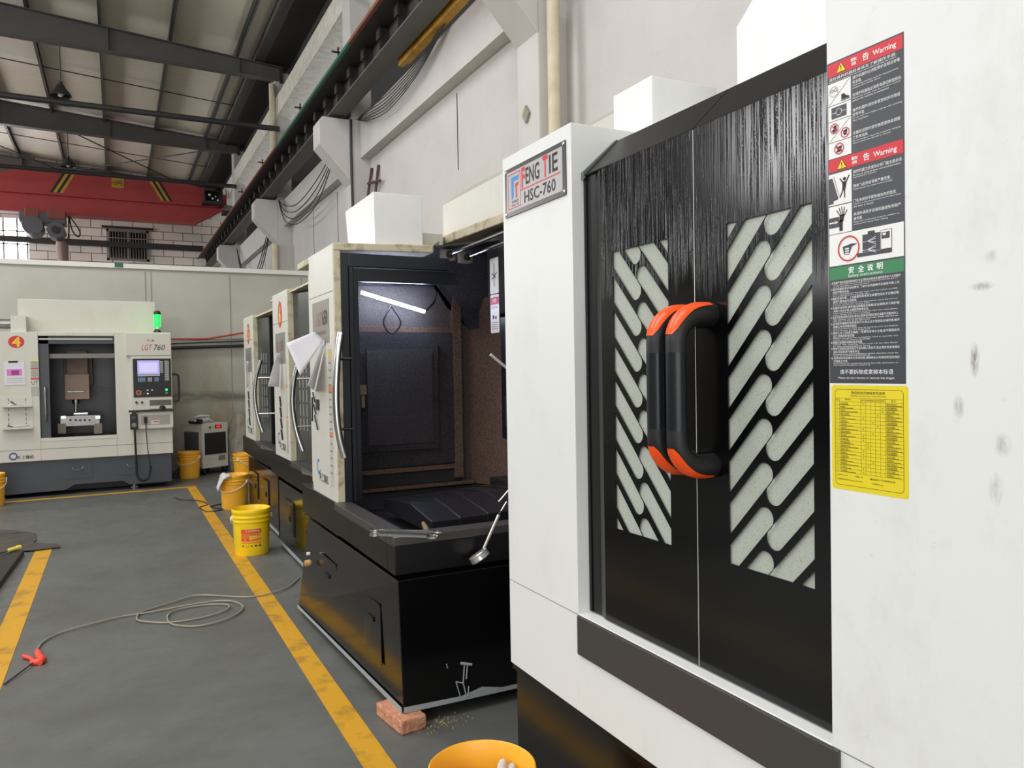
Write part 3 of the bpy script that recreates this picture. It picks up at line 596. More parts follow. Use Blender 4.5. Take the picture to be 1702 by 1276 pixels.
# doors with slotted windows
def slots(y0, y1, z0, z1, sgn):
    """slanted round-ended slots; sgn = +1 rising towards the camera"""
    out = []; W = y1 - y0; c = (y0 + y1) / 2; T = .0955; r = .0245
    dv = (-sgn * math.cos(math.radians(47)), math.sin(math.radians(47)))
    def cap(cx, cz, d):
        a0 = math.atan2(d[1], d[0]); pts = [(cx + r * math.cos(a0 + PI / 2 + k * PI / 10), cz + r * math.sin(a0 + PI / 2 + k * PI / 10)) for k in range(11)]
        L = .45; pts += [(pts[-1][0] + d[0] * L, pts[-1][1] + d[1] * L), (pts[0][0] + d[0] * L, pts[0][1] + d[1] * L)]; return pts
    for k in range(-3, 12):
        zA = z1 - .078 - k * T; pA = clip(cap(c + sgn * .012, zA, (-dv[0], -dv[1])), y0, z0, y1, z1)
        zB = z1 - .023 - k * T; pB = clip(cap(c - sgn * .016, zB, dv), y0, z0, y1, z1)
        for p in (pA, pB):
            q = []
            for a in p:
                if not q or math.dist(a, q[-1]) > 1e-4: q.append(a)
            if len(q) > 2 and math.dist(q[0], q[-1]) < 1e-4: q.pop()
            ar = abs(sum(q[i - 1][0] * q[i][1] - q[i][0] * q[i - 1][1] for i in range(len(q)))) / 2 if len(q) > 2 else 0
            if ar > 2e-5: out.append(q)
    return out
DX = 1.236
for name, y0, y1, w0, w1, sg in (('door', 1.439, 1.925, 1.536, 1.777, -1), ('door', 1.0, 1.4355, 1.088, 1.329, 1)):
    mb = MB(); yy1 = 1.835 if sg < 0 else y1
    sheet([(y0, .775), (yy1, .775), (yy1, 2.062), (y0, 2.062)], slots(w0, w1, 1.047, 1.819, sg), .0024, DX, wetdoor, mb)
    if sg < 0:
        mb.prism([(DX, 1.835, .775), (DX + .008, 1.868, .775), (DX + .008, 1.868, 2.062), (DX, 1.835, 2.062)], (.002, 0, 0), wetdoor)
        mb.prism([(DX + .008, 1.868, .775), (DX + .006, 1.925, .775), (DX + .006, 1.925, 2.062), (DX + .008, 1.868, 2.062)], (.002, 0, 0), black)
    mb.box((DX + .003, y0, .775), (DX + .03, y0 + .012, 2.062), black); mb.box((DX + .003, y1 - .012, .775), (DX + .03, y1, 2.062), black)
    if sg > 0: mb.box((DX - .0015, 1.4365, .775), (DX + .002, 1.4378, 2.06), plastic_w)
    d = mb.build(name, e); part_label(d, 'left black door leaf' if sg < 0 else 'right black door leaf')
    mb = MB(); mb.box((DX + .005, w0 - .02, 1.03), (DX + .011, w1 + .02, 1.835), pane); mb.build('window_pane', d)
    mb = MB(); ya, yb = y0, (1.913 if sg < 0 else y1)
    mb.prism([(DX - .001, ya, 2.063), (1.352, ya, 2.176), (1.352, yb, 2.176), (DX - .001, yb, 2.063)], (.002, 0, -.004), black)
    if sg < 0: mb.prism([(DX - .004, yb, 2.05), (DX - .004, yb, 2.072), (1.352, yb, 2.18), (1.37, yb, 2.17)], (0, .014, 0), M('door_trim_grey', (96, 104, 102), .45))
    mb.build('hood', d)
    # handle
    hy = 1.381 if sg > 0 else 1.452; tx = 1.13; zt, zb = 1.617, 1.266; R = .066
    def arc(z, s_): return [(tx + R - R * math.sin(a), hy, z - s_ * (R - R * math.cos(a))) for a in [k * PI / 2 / 8 for k in range(9)]]
    path = [(DX, hy, zt), (DX - .02, hy, zt)] + arc(zt, 1) + list(reversed(arc(zb, -1))) + [(DX - .02, hy, zb), (DX, hy, zb)]
    h = MB(); h.tube(path, [.0275, .0275] + [.0275 - .0005 * k for k in range(9)] + [.0235 + .0005 * k for k in range(9)] + [.0275, .0275], rubber, 20)
    ho = h.build('handle', d, smooth=True)
    h = MB(); h.tube([(tx, hy, 1.53), (tx, hy, 1.353)], .0238, M('handle_grip', (36, 38, 41), .3, metal=.4), 20); h.build('grip_sleeve', ho, smooth=True) if False else h.build('handle_grip', d, smooth=True)
    for z, s_ in ((zt, 1), (zb, -1)):
        h = MB()
        pts = [Vector(p) for p in ([(DX - .012, hy, z), (DX - .03, hy, z)] + arc(z, s_)[:8])]
        n = len(pts); vs = []; K = 8
        for i, p in enumerate(pts):
            t = (pts[min(i + 1, n - 1)] - pts[max(i - 1, 0)]).normalized(); out = Vector((-t.z * s_, 0, t.x * s_)); out = -out if out.dot(Vector((-1, 0, s_))) < 0 else out
            wdt = [.7, .78, .84, .9, .95, 1, 1, .95, .82, .45][i]
            rr = .0287 - .0004 * max(0, i - 1)
            for k in range(K + 1):
                a = (k / K - .5) * 2 * 1.05 * wdt; vs.append(p + out * rr * math.cos(a) + Vector((0, 1, 0)) * rr * math.sin(a))
        fs = [(i * (K + 1) + k, i * (K + 1) + k + 1, (i + 1) * (K + 1) + k + 1, (i + 1) * (K + 1) + k) for i in range(n - 1) for k in range(K)]
        h.add(vs, fs, orange)
        part_label(h.build('handle_cap', d, smooth=True), 'orange cap on the handle bends')
# boxes on the roof
m = MB(); m.box((1.629, 2.1, 2.19), (1.917, 2.325, 2.48), white); m.build('roof_box', e, bevel=.003)
m = MB(); m.prism([(1.8, 0, 2.165), (1.8, 0, 2.583), (1.88, 0, 2.70), (2.5, 0, 2.70), (2.5, 0, 2.165)], (0, 1.88, 0), white); m.build('column_cover', e, bevel=.003)
# nameplate
lb = Lab((1.2, 2.352, 2.172), (0, -1, 0), (0, 0, -1), (-1, 0, 0)); W, H = .396, .160; lb.mb.box((1.1955, 2.352, 2.012), (1.2, 1.956, 2.172), M('dark_frame', (92, 92, 92), .3, metal=.7))
lb.b = .0046; lb.k = .0003; lb.rect(.016, .014, W - .016, H - .014, plate, 1); lb.b = .0049
for a, c in (((.018, .022), (.105, .138)),):
    for (u0, v0, u1, v1) in ((a[0], a[1], c[0], a[1] + .003), (a[0], c[1] - .003, c[0], c[1]), (a[0], a[1], a[0] + .003, c[1]), (c[0] - .003, a[1], c[0], c[1])): lb.rect(u0 + .008, v0, u1 + .008, v1, redi)
lb.face([(.047, .034), (.104, .034), (.098, .049), (.066, .049), (.066, .100), (.050, .110)], blue); lb.face([(.078, .058), (.101, .056), (.099, .067), (.090, .068), (.090, .104), (.080, .109), (.080, .068), (.074, .069)], redi)
lb.text('丰铁数控', .075, .112, .009, ink, w=.05, align='c'); lb.text('FENG TIE', .075, .125, .006, ink, w=.05, align='c')
lb.text('F', .122, .018, .066, redi, w=.024, bold=.03); lb.text('ENG', .151, .024, .054, ink, w=.090, bold=.015); lb.text('T', .262, .016, .066, redi, w=.032, bold=.03); lb.text('IE', .302, .022, .056, ink, w=.052, bold=.015)
lb.rect(.114, .087, .368, .0905, redi); lb.text('HSC-760', .24, .098, .038, ink, w=.2, align='c', bold=.01)
m = lb.mb
for (y, z) in ((2.343, 2.163), (1.965, 2.163), (2.343, 2.021), (1.965, 2.021)): m.lathe([(.006, 0), (.004, .003), (.0001, .004)], (1.1955, y, z), chrome, 12, axis=(-1, 0, 0))
part_label(m.build('nameplate', e), 'silver nameplate with red and black lettering')
# warning label
Wd, Hd = .158, .597
lb = Lab((1.2, 1.018, 2.059), (0, -1, 0), (0, 0, -1), (-1, 0, 0)); lb.k = .0003
U = lambda f: f * Wd
V = lambda f: f * Hd
lb.rect(0, 0, Wd, Hd, labeldark, 1)
lb.rect(.002, V(.005), Wd - .002, V(.046), redi, 2); lb.rect(.002, V(.302), Wd - .002, V(.341), redi, 2)
for v in (V(.005), V(.302)):
    lb.face([(U(.13), v + .021), (U(.20), v + .003), (U(.27), v + .021)], ink, 3); lb.face([(U(.14), v + .0202), (U(.20), v + .0045), (U(.26), v + .0202)], yeli, 4)
    lb.rect(U(.194), v + .009, U(.206), v + .0155, ink, 5); lb.disc(U(.2), v + .018, .0011, ink, 5, 8)
    lb.text('警', U(.33), v + .005, .0135, inkw, 3, bold=.006); lb.text('告', U(.49), v + .005, .0135, inkw, 3, bold=.01); lb.text('Warning', U(.62), v + .0075, .0125, inkw, 3, w=U(.29), bold=.01)
lb.text('请在操作机器前阅读及了解操作手册:', U(.03), V(.0485), .0062, inkw, 3, w=U(.88)); lb.text('Please read and understand the operation manual before operating this machine', U(.03), V(.0605), .003, inkw, 3, w=U(.88))
for v0, v1 in ((.066, .134), (.136, .183), (.185, .248), (.250, .299), (.347, .445), (.448, .534)): lb.rect(.002, V(v0), U(.33), V(v1), labelwhite, 2)
lb.rect(.002, V(.536), Wd - .002, V(.634), labelwhite, 2)
# pictograms
lb.line([(U(.03), V(.132)), (U(.32), V(.068))], .0007, ink, 3); lb.line([(U(.03), V(.246)), (U(.32), V(.187))], .0007, ink, 3)
lb.ring(U(.095), V(.093), .0095, .0007, ink, 3); lb.ring(U(.07), V(.09), .0032, .0008, ink, 4); lb.ring(U(.12), V(.09), .0032, .0008, ink, 4); lb.line([(U(.085), V(.09)), (U(.105), V(.09))], .0008, ink, 4)
lb.face([(U(.2), V(.109)), (U(.25), V(.109)), (U(.25), V(.114)), (U(.31), V(.122)), (U(.31), V(.126)), (U(.2), V(.126))], ink, 3); lb.rect(U(.19), V(.1275), U(.315), V(.130), ink, 3)
lb.rect(U(.06), V(.142), U(.27), V(.177), labeldark, 3); lb.ring(U(.165), V(.1595), .0065, .0008, inkw, 4); lb.line([(U(.07), V(.16)), (U(.125), V(.16))], .0009, inkw, 4); lb.line([(U(.205), V(.16)), (U(.26), V(.16))], .0009, inkw, 4)
def no(u, v, r):
    lb.ring(u, v, r, r * .17, redi, 5); lb.line([(u - r * .65, v - r * .65), (u + r * .65, v + r * .65)], r * .16, redi, 5)
no(U(.10), V(.207), .0095); lb.disc(U(.11), V(.203), .0035, ink, 4, 10); lb.face([(U(.06), V(.212)), (U(.12), V(.205)), (U(.14), V(.213)), (U(.09), V(.22))], ink, 4)
no(U(.25), V(.229), .0095); lb.face([(U(.22), V(.223)), (U(.28), V(.219)), (U(.27), V(.236)), (U(.23), V(.237))], ink, 4)
no(U(.165), V(.273), .0105); lb.face([(U(.12), V(.267)), (U(.21), V(.265)), (U(.19), V(.274)), (U(.21), V(.282)), (U(.12), V(.284)), (U(.145), V(.275))], ink, 4)
lb.face([(.002, V(.36)), (U(.07), V(.36)), (U(.145), V(.42)), (U(.145), V(.428)), (U(.08), V(.432)), (U(.08), V(.44)), (.002, V(.44))], labeldark, 3); lb.line([(U(.07), V(.356)), (U(.15), V(.42))], .0022, labelwhite, 4); lb.line([(U(.085), V(.356)), (U(.16), V(.418))], .0006, ink, 4)
lb.disc(U(.235), V(.37), .0033, ink, 4, 14); lb.face([(U(.205), V(.378)), (U(.265), V(.378)), (U(.245), V(.404)), (U(.205), V(.404))], ink, 4)
for q in ([(.215, .381), (.17, .366)], [(.255, .381), (.3, .362)], [(.215, .403), (.17, .424)], [(.235, .403), (.235, .428)]): lb.line([(U(a), V(c)) for a, c in q], .0022, ink, 4)
lb.rect(.002, V(.483), U(.16), V(.515), labeldark, 3); lb.line([(U(.02), V(.499)), (U(.11), V(.499))], .0025, labelwhite, 4); lb.face([(U(.1), V(.494)), (U(.145), V(.499)), (U(.1), V(.504))], labelwhite, 4)
lb.rect(U(.16), V(.495), U(.205), V(.528), ink, 4); lb.face([(U(.165), V(.478)), (U(.23), V(.478)), (U(.215), V(.5)), (U(.165), V(.5))], ink, 4)
for k in range(5): lb.line([(U(.175 + k * .014), V(.482)), (U(.12 + k * .037), V(.462 - [0, 6, 8, 6, -4][k] * .001))], .0016, ink, 4)
lb.rect(U(.47), V(.553), U(.7), V(.605), labeldark, 3); lb.rect(U(.54), V(.545), U(.63), V(.554), labeldark, 3)
lb.rect(U(.705), V(.549), U(.845), V(.606), ink, 3); lb.rect(U(.712), V(.5505), U(.838), V(.6045), labelwhite, 4); lb.rect(U(.72), V(.556), U(.82), V(.575), labeldark, 5); lb.rect(U(.735), V(.559), U(.775), V(.565), inkw, 6); lb.rect(U(.4), V(.606), U(.845), V(.618), labeldark, 3)
lb.ring(U(.285), V(.586), .0235, .0028, redi, 5); lb.face([(U(.2), V(.578)), (U(.33), V(.572)), (U(.4), V(.575)), (U(.33), V(.582)), (U(.29), V(.604)), (U(.22), V(.603))], labeldark, 3)
for k in range(3): lb.rect(U(.235), V(.584 + k * .007), U(.29), V(.588 + k * .007), labelwhite, 4)
for v in (.575, .6):
    lb.line([(U(.42), V(v)), (U(.53), V(v))], .0007, inkw, 6)
    for a in (-1, -.45, .45, 1): lb.line([(U(.53), V(v)), (U(.58), V(v + a * .004)), (U(.65), V(v + a * .011))], .0008, inkw, 6)
rows = [(.068, '操作机器时必须配带护目镜及穿着', .6), (.082, '安全鞋.', .12), (.120, '在维护机器前必须将电源切断或锁住.', .62), (.166, '操作机器时请勿穿着宽松的衣服或', .6), (.180, '配带手套.', .16), (.235, '主轴在运转时请勿随意更换或调整', .6), (.249, '工件夹治具.', .2), (.352, '操作机器之前请务必将门窗全部关闭.', .62), (.395, '物体飞出将会导致严重伤害.', .48), (.440, '门在关闭时手部有被夹伤的危险.', .55), (.480, '关闭时请将手远离机器避免导致严', .6), (.494, '重伤害.', .12)]
for v, t, w_ in rows: lb.text(t, U(.355), V(v), .0062, inkw, 3, w=U(w_))
for v, t, w_ in ((.095, 'Operating machine must be equipped with', .58), (.102, 'goggles and safety shoes', .36), (.133, 'Equipment supply must be cut off or locked', .6), (.140, 'before the machine is maintained', .46), (.193, 'Do not wear loose clothes or gloves when operating', .62), (.200, 'the machine', .2), (.262, 'Do not change or adjust the workpiece, clamping', .6), (.269, 'fixture when the spindle is running', .48), (.365, 'Be sure to close all doors and windows before', .6), (.372, 'operating the machine', .3), (.408, 'Flying objects can cause serious damage', .5), (.453, 'There is a risk of pinch injury to the hand when', .6), (.460, 'the door is closed', .26), (.507, 'Keep your hands away from the machine to', .58), (.514, 'avoid serious injury when closing', .44)):
    lb.text(t, U(.355), V(v), .0031, inkw, 3, w=U(w_))
lb.rect(.002, V(.639), Wd - .002, V(.678), greeni, 2)
for k, ch in enumerate('安全说明'): lb.text(ch, U(.28 + k * .125), V(.6425), .0125, inkw, 3, bold=.02)
lb.text('Safety instructions', U(.5), V(.6665), .0062, inkw, 3, w=U(.45), align='c')
ins = ['1.本机器严禁未经培训或未经过专业训练及未经安全操作指导的个人来操作.', '2.操作机器前请详读说明书, 了解与本机器操作及维修手册上述的各项警告标志.', '3.确定所有护罩、上述装置和其他安全装置均应在于正确位置, 否则不要将其手动拆除.', '4.在操作本机时,操作者应穿戴安全鞋帽,安全眼镜,听力保护器,并戴上安全手套,以确保其使用安全.', '5.本机可发自动模式启动,请勿让身体任何部位靠近或置于可能动作上.', '6.必须紧牢确保所有夹具夹爪力,防止过大进给及主轴转速,操作观察工件夹持是否固定.', '7.更换工件,刀具或主轴前,一定要完全停止主轴,且不要超出可加工范围并移至切屑.', '8.随着应减清除切屑和油污地面.', '9.维修与安装应由有电子专业机械人员执行,且必须先将总电源关掉关闭后再进行维修作业.', '10.若其他的安全操作之任何问题,请联络本公司或您附近的地区代理商之代表.']
en = ['The operation of the machine can only be performed by trained persons and it is strictly forbidden to use it by others', 'Before operation the operator must read the manual carefully and understand the warning signs', 'Make sure that all guards and safety devices are in the correct position and do not remove them', 'When operating the machine, operators must wear safety glasses, safety shoes, hearing protection', 'This machine can be started in automatic mode. Do not let any part of the body approach', 'It is necessary to make sure all clamping parts are fixed to avoid danger by too large feed', 'Before changing the workpiece, tool or spindle, the spindle must be stopped completely', 'Clean the cutting chips and oil on the floor in the maintenance area', 'Maintenance and installation of the machine must be done by professional personnel', 'If you have any questions about the safe operation of the machinery please contact us']
v = .683
for k, (a, c) in enumerate(zip(ins, en)):
    two = len(a) > 36
    if two:
        lb.text(a[:30], U(.03), V(v), .0048, inkw, 3, w=U(.9)); lb.text(a[30:], U(.06), V(v + .0095), .0048, inkw, 3); v += .0095
    else: lb.text(a, U(.03), V(v), .0048, inkw, 3, w=U(min(.92, .027 * len(a))))
    cut = c.rfind(' ', 0, int(len(c) * .68)); lb.text(c[:cut], U(.06), V(v + .0092), .0025, inkw, 3, w=U(.85)); lb.text(c[cut + 1:], U(.06), V(v + .0145), .0025, inkw, 3, w=U(.5)); v += .0198
lb.text('请不要拆除或拿掉本标语', U(.5), V(.957), .0092, inkw, 3, w=U(.7), align='c'); lb.text('Please do not remove or remove this slogan.', U(.5), V(.98), .0048, inkw, 3, w=U(.74), align='c')
part_label(lb.build('warning_label', e), 'tall charcoal warning label with red and green headers')
# yellow inspection list
lb = Lab((1.2, 1.014, 1.4585), (0, -1, 0), (0, 0, -1), (-1, 0, 0)); lb.k = .0003; W, H = .158, .1945
lb.rrect(0, 0, W, H, .006, labelyellow, 1); ik = M('olive_ink', (70, 62, 20), .5)
x0, x1, y0, y1 = .008, W - .009, .008, H - .009
def orr(r, lay):
    pts = []
    for cu, cv, a0 in ((x1 - r, y0 + r, -90), (x1 - r, y1 - r, 0), (x0 + r, y1 - r, 90), (x0 + r, y0 + r, 180)):
        for k in range(5): a = math.radians(a0 + k * 22.5); pts.append((cu + r * math.cos(a), cv + r * math.sin(a)))
    lb.line(pts + [pts[0]], .0007, ik, lay)
orr(.007, 2)
lb.text('数控机床定期保养检查表', W / 2, y0 + .003, .0055, ik, 3, w=.07, align='c'); lb.text('Regular maintenance inspection list', W / 2, y0 + .010, .0032, ik, 3, w=.072, align='c')
gy0, gy1 = y0 + .016, y1 - .024; cols = [x0, x0 + .010, x0 + .056, x0 + .066, x0 + .076, x0 + .086, x0 + .096, x0 + .106, x1]; NR = 21
for c in cols[1:-1]: lb.line([(c, gy0), (c, gy1)], .0004, ik, 2)
for k in range(NR + 1): lb.line([(x0, gy0 + (gy1 - gy0) * k / NR), (x1, gy0 + (gy1 - gy0) * k / NR)], .0004, ik, 2)
items = ['工作台清洁', '各油箱', '润滑油', '导轨 滑动面', '冷却水', '主轴头油', '润滑管路', '刀库机构', '液压系统检查', '空压系统', '电气箱过滤', '操作面板按键', '各轴行程开关', '主轴冷却机', '排屑机构', '刀具夹持力', '配重链条', '各部螺丝', '水平校正', '几何精度']
rg = (gy1 - gy0) / NR
lb.text('NO', x0 + .002, gy0 + .0015, .003, ik, 3); lb.text('保养项目', x0 + .022, gy0 + .001, .003, ik, 3); lb.text('备 注', x0 + .118, gy0 + .001, .0034, ik, 3)
for k, t in enumerate('每日 每周 每月 半年 每年'.split()): lb.text(t, cols[2 + k] + .001, gy0 + .0015, .003, ik, 3, w=.008)
for k, t in enumerate(items):
    yy = gy0 + rg * (k + 1); lb.text(str(k + 1), x0 + .0035, yy + .0022, .0026, ik, 3); lb.text(t, x0 + .012, yy + .0012, .0032, ik, 3); lb.line([(x0 + .012, yy + rg - .0013), (x0 + .03 + (k * 7 % 5) * .005, yy + rg - .0013)], .0008, ik, 3)
    lb.text(['清除切屑油污', '检查油量更换', '清洗过滤网', '定期加注'][k % 4], x0 + .108, yy + .001, .0032, ik, 3); lb.line([(x0 + .108, yy + rg - .0013), (x1 - .002 - (k * 3 % 4) * .003, yy + rg - .0013)], .0008, ik, 3)
    c = cols[2 + [0, 4, 4, 3, 0, 2, 3, 0, 2, 0, 0, 1, 1, 0, 0, 0, 2, 1, 0, 0][k]]; lb.ring(c + .005, yy + rg / 2, .0012, .0005, ik, 3, 10)
lb.text('□每班 Every shift', x0 + .004, gy1 + .004, .0034, ik, 3); lb.text('○每周、月', x0 + .042, gy1 + .004, .0034, ik, 3); lb.text('■每隔六个月更换系统', x0 + .075, gy1 + .005, .0034, ik, 3, w=.05); lb.text('○按需更换检查 Monthly replacement', x0 + .004, gy1 + .012, .0034, ik, 3, w=.055); lb.text('☆按需维修 repair', x0 + .078, gy1 + .013, .0034, ik, 3)
part_label(lb.build('inspection_label', e), 'yellow maintenance table label')

# ================================================================ MACHINE 2 (open)
gapd = M('dark_gap', (8, 8, 9), .8)
e2 = empty('machining_center', (1.9, 4.1, 0)); tag(e2, 'worn white machining centre with its front open and a lit LED strip inside', 'machine')
def gearlogo(lb, u, v, s):
    lb.ring(u, v, s, s * .3, darkblue, 1, 24)
    for k in range(12):
        a = 2 * PI * k / 12; lb.face([(u + s * math.cos(a - .13), v + s * math.sin(a - .13)), (u + s * 1.22 * math.cos(a - .1), v + s * 1.22 * math.sin(a - .1)), (u + s * 1.22 * math.cos(a + .1), v + s * 1.22 * math.sin(a + .1)), (u + s * math.cos(a + .13), v + s * math.sin(a + .13))], darkblue, 1)
# pillar
m = MB(); m.box((1.032, 4.06, .795), (1.074, 4.62, 2.178), cream); m.box((1.10, 4.705, .795), (1.5, 4.95, 2.15), cream); m.box((1.034, 4.048, .80), (1.072, 4.06, 2.139), worn); m.build('front_pillar', e2, bevel=.004)
m = MB(); m.box((1.0315, 4.06, 1.926), (1.0325, 4.62, 1.93), gap); m.build('seam', e2)
lb = Lab((1.032, 4.535, 1.895), (0, -1, 0), (0, 0, -1), (-1, 0, 0)); lb.mb.box((1.029, 4.535, 1.66), (1.032, 4.155, 1.895), M('plate_dull', (140, 136, 128), .45, metal=.3)); lb.b = .003; lb.k = .0005
lb.text('LGT', .1, .06, .08, M('faded_red', (158, 112, 102), .6), w=.13, shear=.3); lb.text('650', .235, .055, .085, ink, w=.12, bold=.02); lb.text('SINCE 1996 MACHINERY', .06, .17, .02, M('faded_ink', (110, 104, 98), .6), w=.26)
part_label(lb.build('nameplate', e2), 'dull metal plate ending in 650')
lb = Lab((1.032, 4.52, .98), (0, -1, 0), (0, 0, -1), (-1, 0, 0)); lb.ring(.05, .03, .045, .016, blue, 1, 20, .3, 5.2); lb.text('阡工精机', .07, .06, .05, ink, w=.2, bold=.01); lb.build('maker_mark', e2)
dullw = M('dull_label', (186, 182, 172), .6); dullo = M('dull_orange', (206, 130, 92), .6); dully = M('dull_yellow', (206, 180, 110), .6)
lb = Lab((1.032, 4.2, 1.62), (0, -1, 0), (0, 0, -1), (-1, 0, 0))
for (v0, v1, mt) in ((0, .05, dully), (.05, .2, dullw), (.2, .24, dullo), (.24, .45, dullw), (.45, .48, dullo), (.48, .75, dullw)): lb.rect(0, v0, .08, v1, mt)
for k in range(16): lb.rect(.01, .07 + k * .04, .065, .078 + k * .04, gap, 2)
part_label(lb.build('safety_sticker', e2), 'narrow worn safety sticker strip')
# roof edge and hood
m = MB()
m.hexa([(1.034, 4.05, 2.14), (1.6, 4.05, 2.155), (1.6, 4.95, 2.155), (1.034, 4.95, 2.14), (1.034, 4.05, 2.18), (1.6, 4.05, 2.2), (1.6, 4.95, 2.2), (1.034, 4.95, 2.18)], worn)
m.hexa([(1.6, 4.05, 2.155), (1.9, 4.6, 2.30), (1.9, 4.95, 2.30), (1.6, 4.95, 2.155), (1.6, 4.05, 2.2), (1.9, 4.6, 2.36), (1.9, 4.95, 2.36), (1.6, 4.95, 2.2)], worn)
m.hexa([(1.88, 2.7, 2.28), (3.0, 2.7, 2.3), (3.0, 4.95, 2.3), (1.88, 4.95, 2.3), (1.88, 2.7, 2.33), (3.0, 2.7, 2.35), (3.0, 4.95, 2.35), (1.88, 4.95, 2.36)], worn)
m.build('roof_rim', e2, bevel=.006)
m = MB(); m.hexa([(1.9, 2.7, 2.33), (3.0, 2.7, 2.33), (3.0, 4.63, 2.33), (1.9, 4.63, 2.34), (1.9, 2.7, 2.575), (3.0, 2.7, 2.575), (3.0, 4.63, 2.56), (1.9, 4.63, 2.56)], cream)
m.hexa([(1.9, 2.7, 2.575), (3.0, 2.7, 2.575), (3.0, 4.63, 2.56), (1.9, 4.63, 2.56), (1.98, 2.7, 2.63), (3.0, 2.7, 2.63), (3.0, 4.4, 2.63), (1.98, 4.4, 2.63)], M('hood_grey', (170, 168, 158), .5)); m.build('roof_hood', e2, bevel=.004)
m = MB(); m.hexa([(1.28, 4.1, 2.18), (1.56, 4.1, 2.18), (1.56, 4.62, 2.18), (1.28, 4.62, 2.18), (1.27, 4.08, 2.475), (1.545, 4.08, 2.475), (1.545, 4.66, 2.475), (1.27, 4.66, 2.475)], white); m.build('roof_box', e2, bevel=.003)
m = MB(); m.box((1.6, 4.3, 2.2), (1.76, 4.9, 2.31), cream); m.build('roof_step', e2)
# sliding door edges seen from the side, nested dark frames
m = MB(); m.box((1.072, 4.055, .80), (1.115, 4.09, 2.13), navy); m.box((1.115, 4.055, 2.06), (1.70, 4.09, 2.13), navy); m.build('outer_frame', e2, bevel=.003)
m = MB(); m.box((1.118, 4.085, .80), (1.15, 4.1, 2.06), gapd); m.box((1.145, 4.09, .80), (1.178, 4.13, 2.055), navy); m.box((1.178, 4.09, 1.985), (1.77, 4.13, 2.055), navy); m.box((1.148, 4.086, .82), (1.151, 4.09, 1.99), chrome); m.build('inner_frame', e2, bevel=.003)
m = MB(); m.box((1.12, 4.06, .80), (1.14, 4.6, 2.06), navy); dd = m.build('sliding_door', e2)
hp = smooth_path([P(u, v, y=4.0) for u, v in ((567, 552), (561.5, 590), (558.5, 640), (559.5, 690), (565, 730), (573, 760))], 5)
m = MB(); m.tube(hp, .0185, chrome, 16); m.cyl(P(563, 596, y=4.02), P(584, 596, y=4.06), .008, chrome, 10); m.cyl(P(564, 713, y=4.02), P(586, 713, y=4.06), .008, chrome, 10); m.build('handle', dd, smooth=True)
# interior
m = MB(); m.box((1.15, 4.62, .7), (3.0, 4.7, 2.14), M('rusty_grey_panel', (96, 88, 83), .45, var=.8, scale=110, c2=(62, 56, 54), bump=.5, bscale=380, thr=(.4, .62), detail=8, metal=.2)); m.box((1.99, 4.0, .7), (3.0, 4.62, 2.3), rust) if False else None
m.box((1.18, 4.59, 1.735), (1.99, 4.62, 1.77), rust); m.box((1.93, 4.57, .8), (1.99, 4.62, 2.1), rust); m.box((1.18, 4.58, .86), (1.99, 4.62, .89), rust); m.box((1.18, 4.56, .755), (2.06, 4.62, .775), rust); m.box((1.18, 4.6, .78), (1.99, 4.62, .855), oily); m.box((1.18, 4.60, 2.02), (1.99, 4.62, 2.05), oily); m.build('side_wall', e2, bevel=.003)
m = MB(); m.box((1.2, 4.575, .9), (1.93, 4.615, 1.735), oily); m.box((1.31, 4.555, 1.0), (1.82, 4.575, 1.67), oily); m.box((1.35, 4.548, 1.04), (1.78, 4.556, 1.63), M('oily_panel_inner', (88, 82, 84), .3, var=.9, scale=170, c2=(34, 32, 34), bump=.8, bscale=420, metal=.3, thr=(.4, .6))); pn = m.build('inner_door', e2, bevel=.006)
m = MB(); a = P(602, 648, y=4.55); m.box((a.x - .02, 4.53, a.z - .03), (a.x + .025, 4.58, a.z + .03), M('latch_brass', (128, 116, 96), .4, metal=.7)); m.box((a.x - .012, 4.53, a.z - .11), (a.x + .012, 4.57, a.z - .03), M('latch_brass', (0, 0, 0))); m.build('latch', pn, bevel=.003)
m = MB(); m.prism([(2.06, 4.62, .75), (2.06, 4.62, 2.03), (2.2, 4.35, 1.9), (2.25, 4.2, 1.78), (2.25, 4.2, .75)], (.5, .3, 0), rust); m.build('corner_cover', e2, bevel=.004)
m = MB(); m.box((2.5, 2.75, .6), (3.0, 4.6, 2.3), oily); m.build('back_wall', e2)
m = MB(); m.prism([(1.9, 4.59, 1.9), (2.05, 4.59, 1.76), (2.3, 4.3, 1.76), (2.3, 4.3, 2.28), (1.7, 4.59, 2.2)], (.2, -.0, 0), oily); m.build('gusset', e2)
m = MB(); m.box((1.9, 2.9, 1.80), (2.5, 3.98, 2.26), gapd); m.box((1.95, 2.9, 1.1), (2.5, 3.93, 1.80), M('headstock_black', (24, 25, 29), .35)); m.box((1.93, 3.77, 1.17), (1.951, 3.85, 1.35), oily); m.build('headstock', e2, bevel=.01)
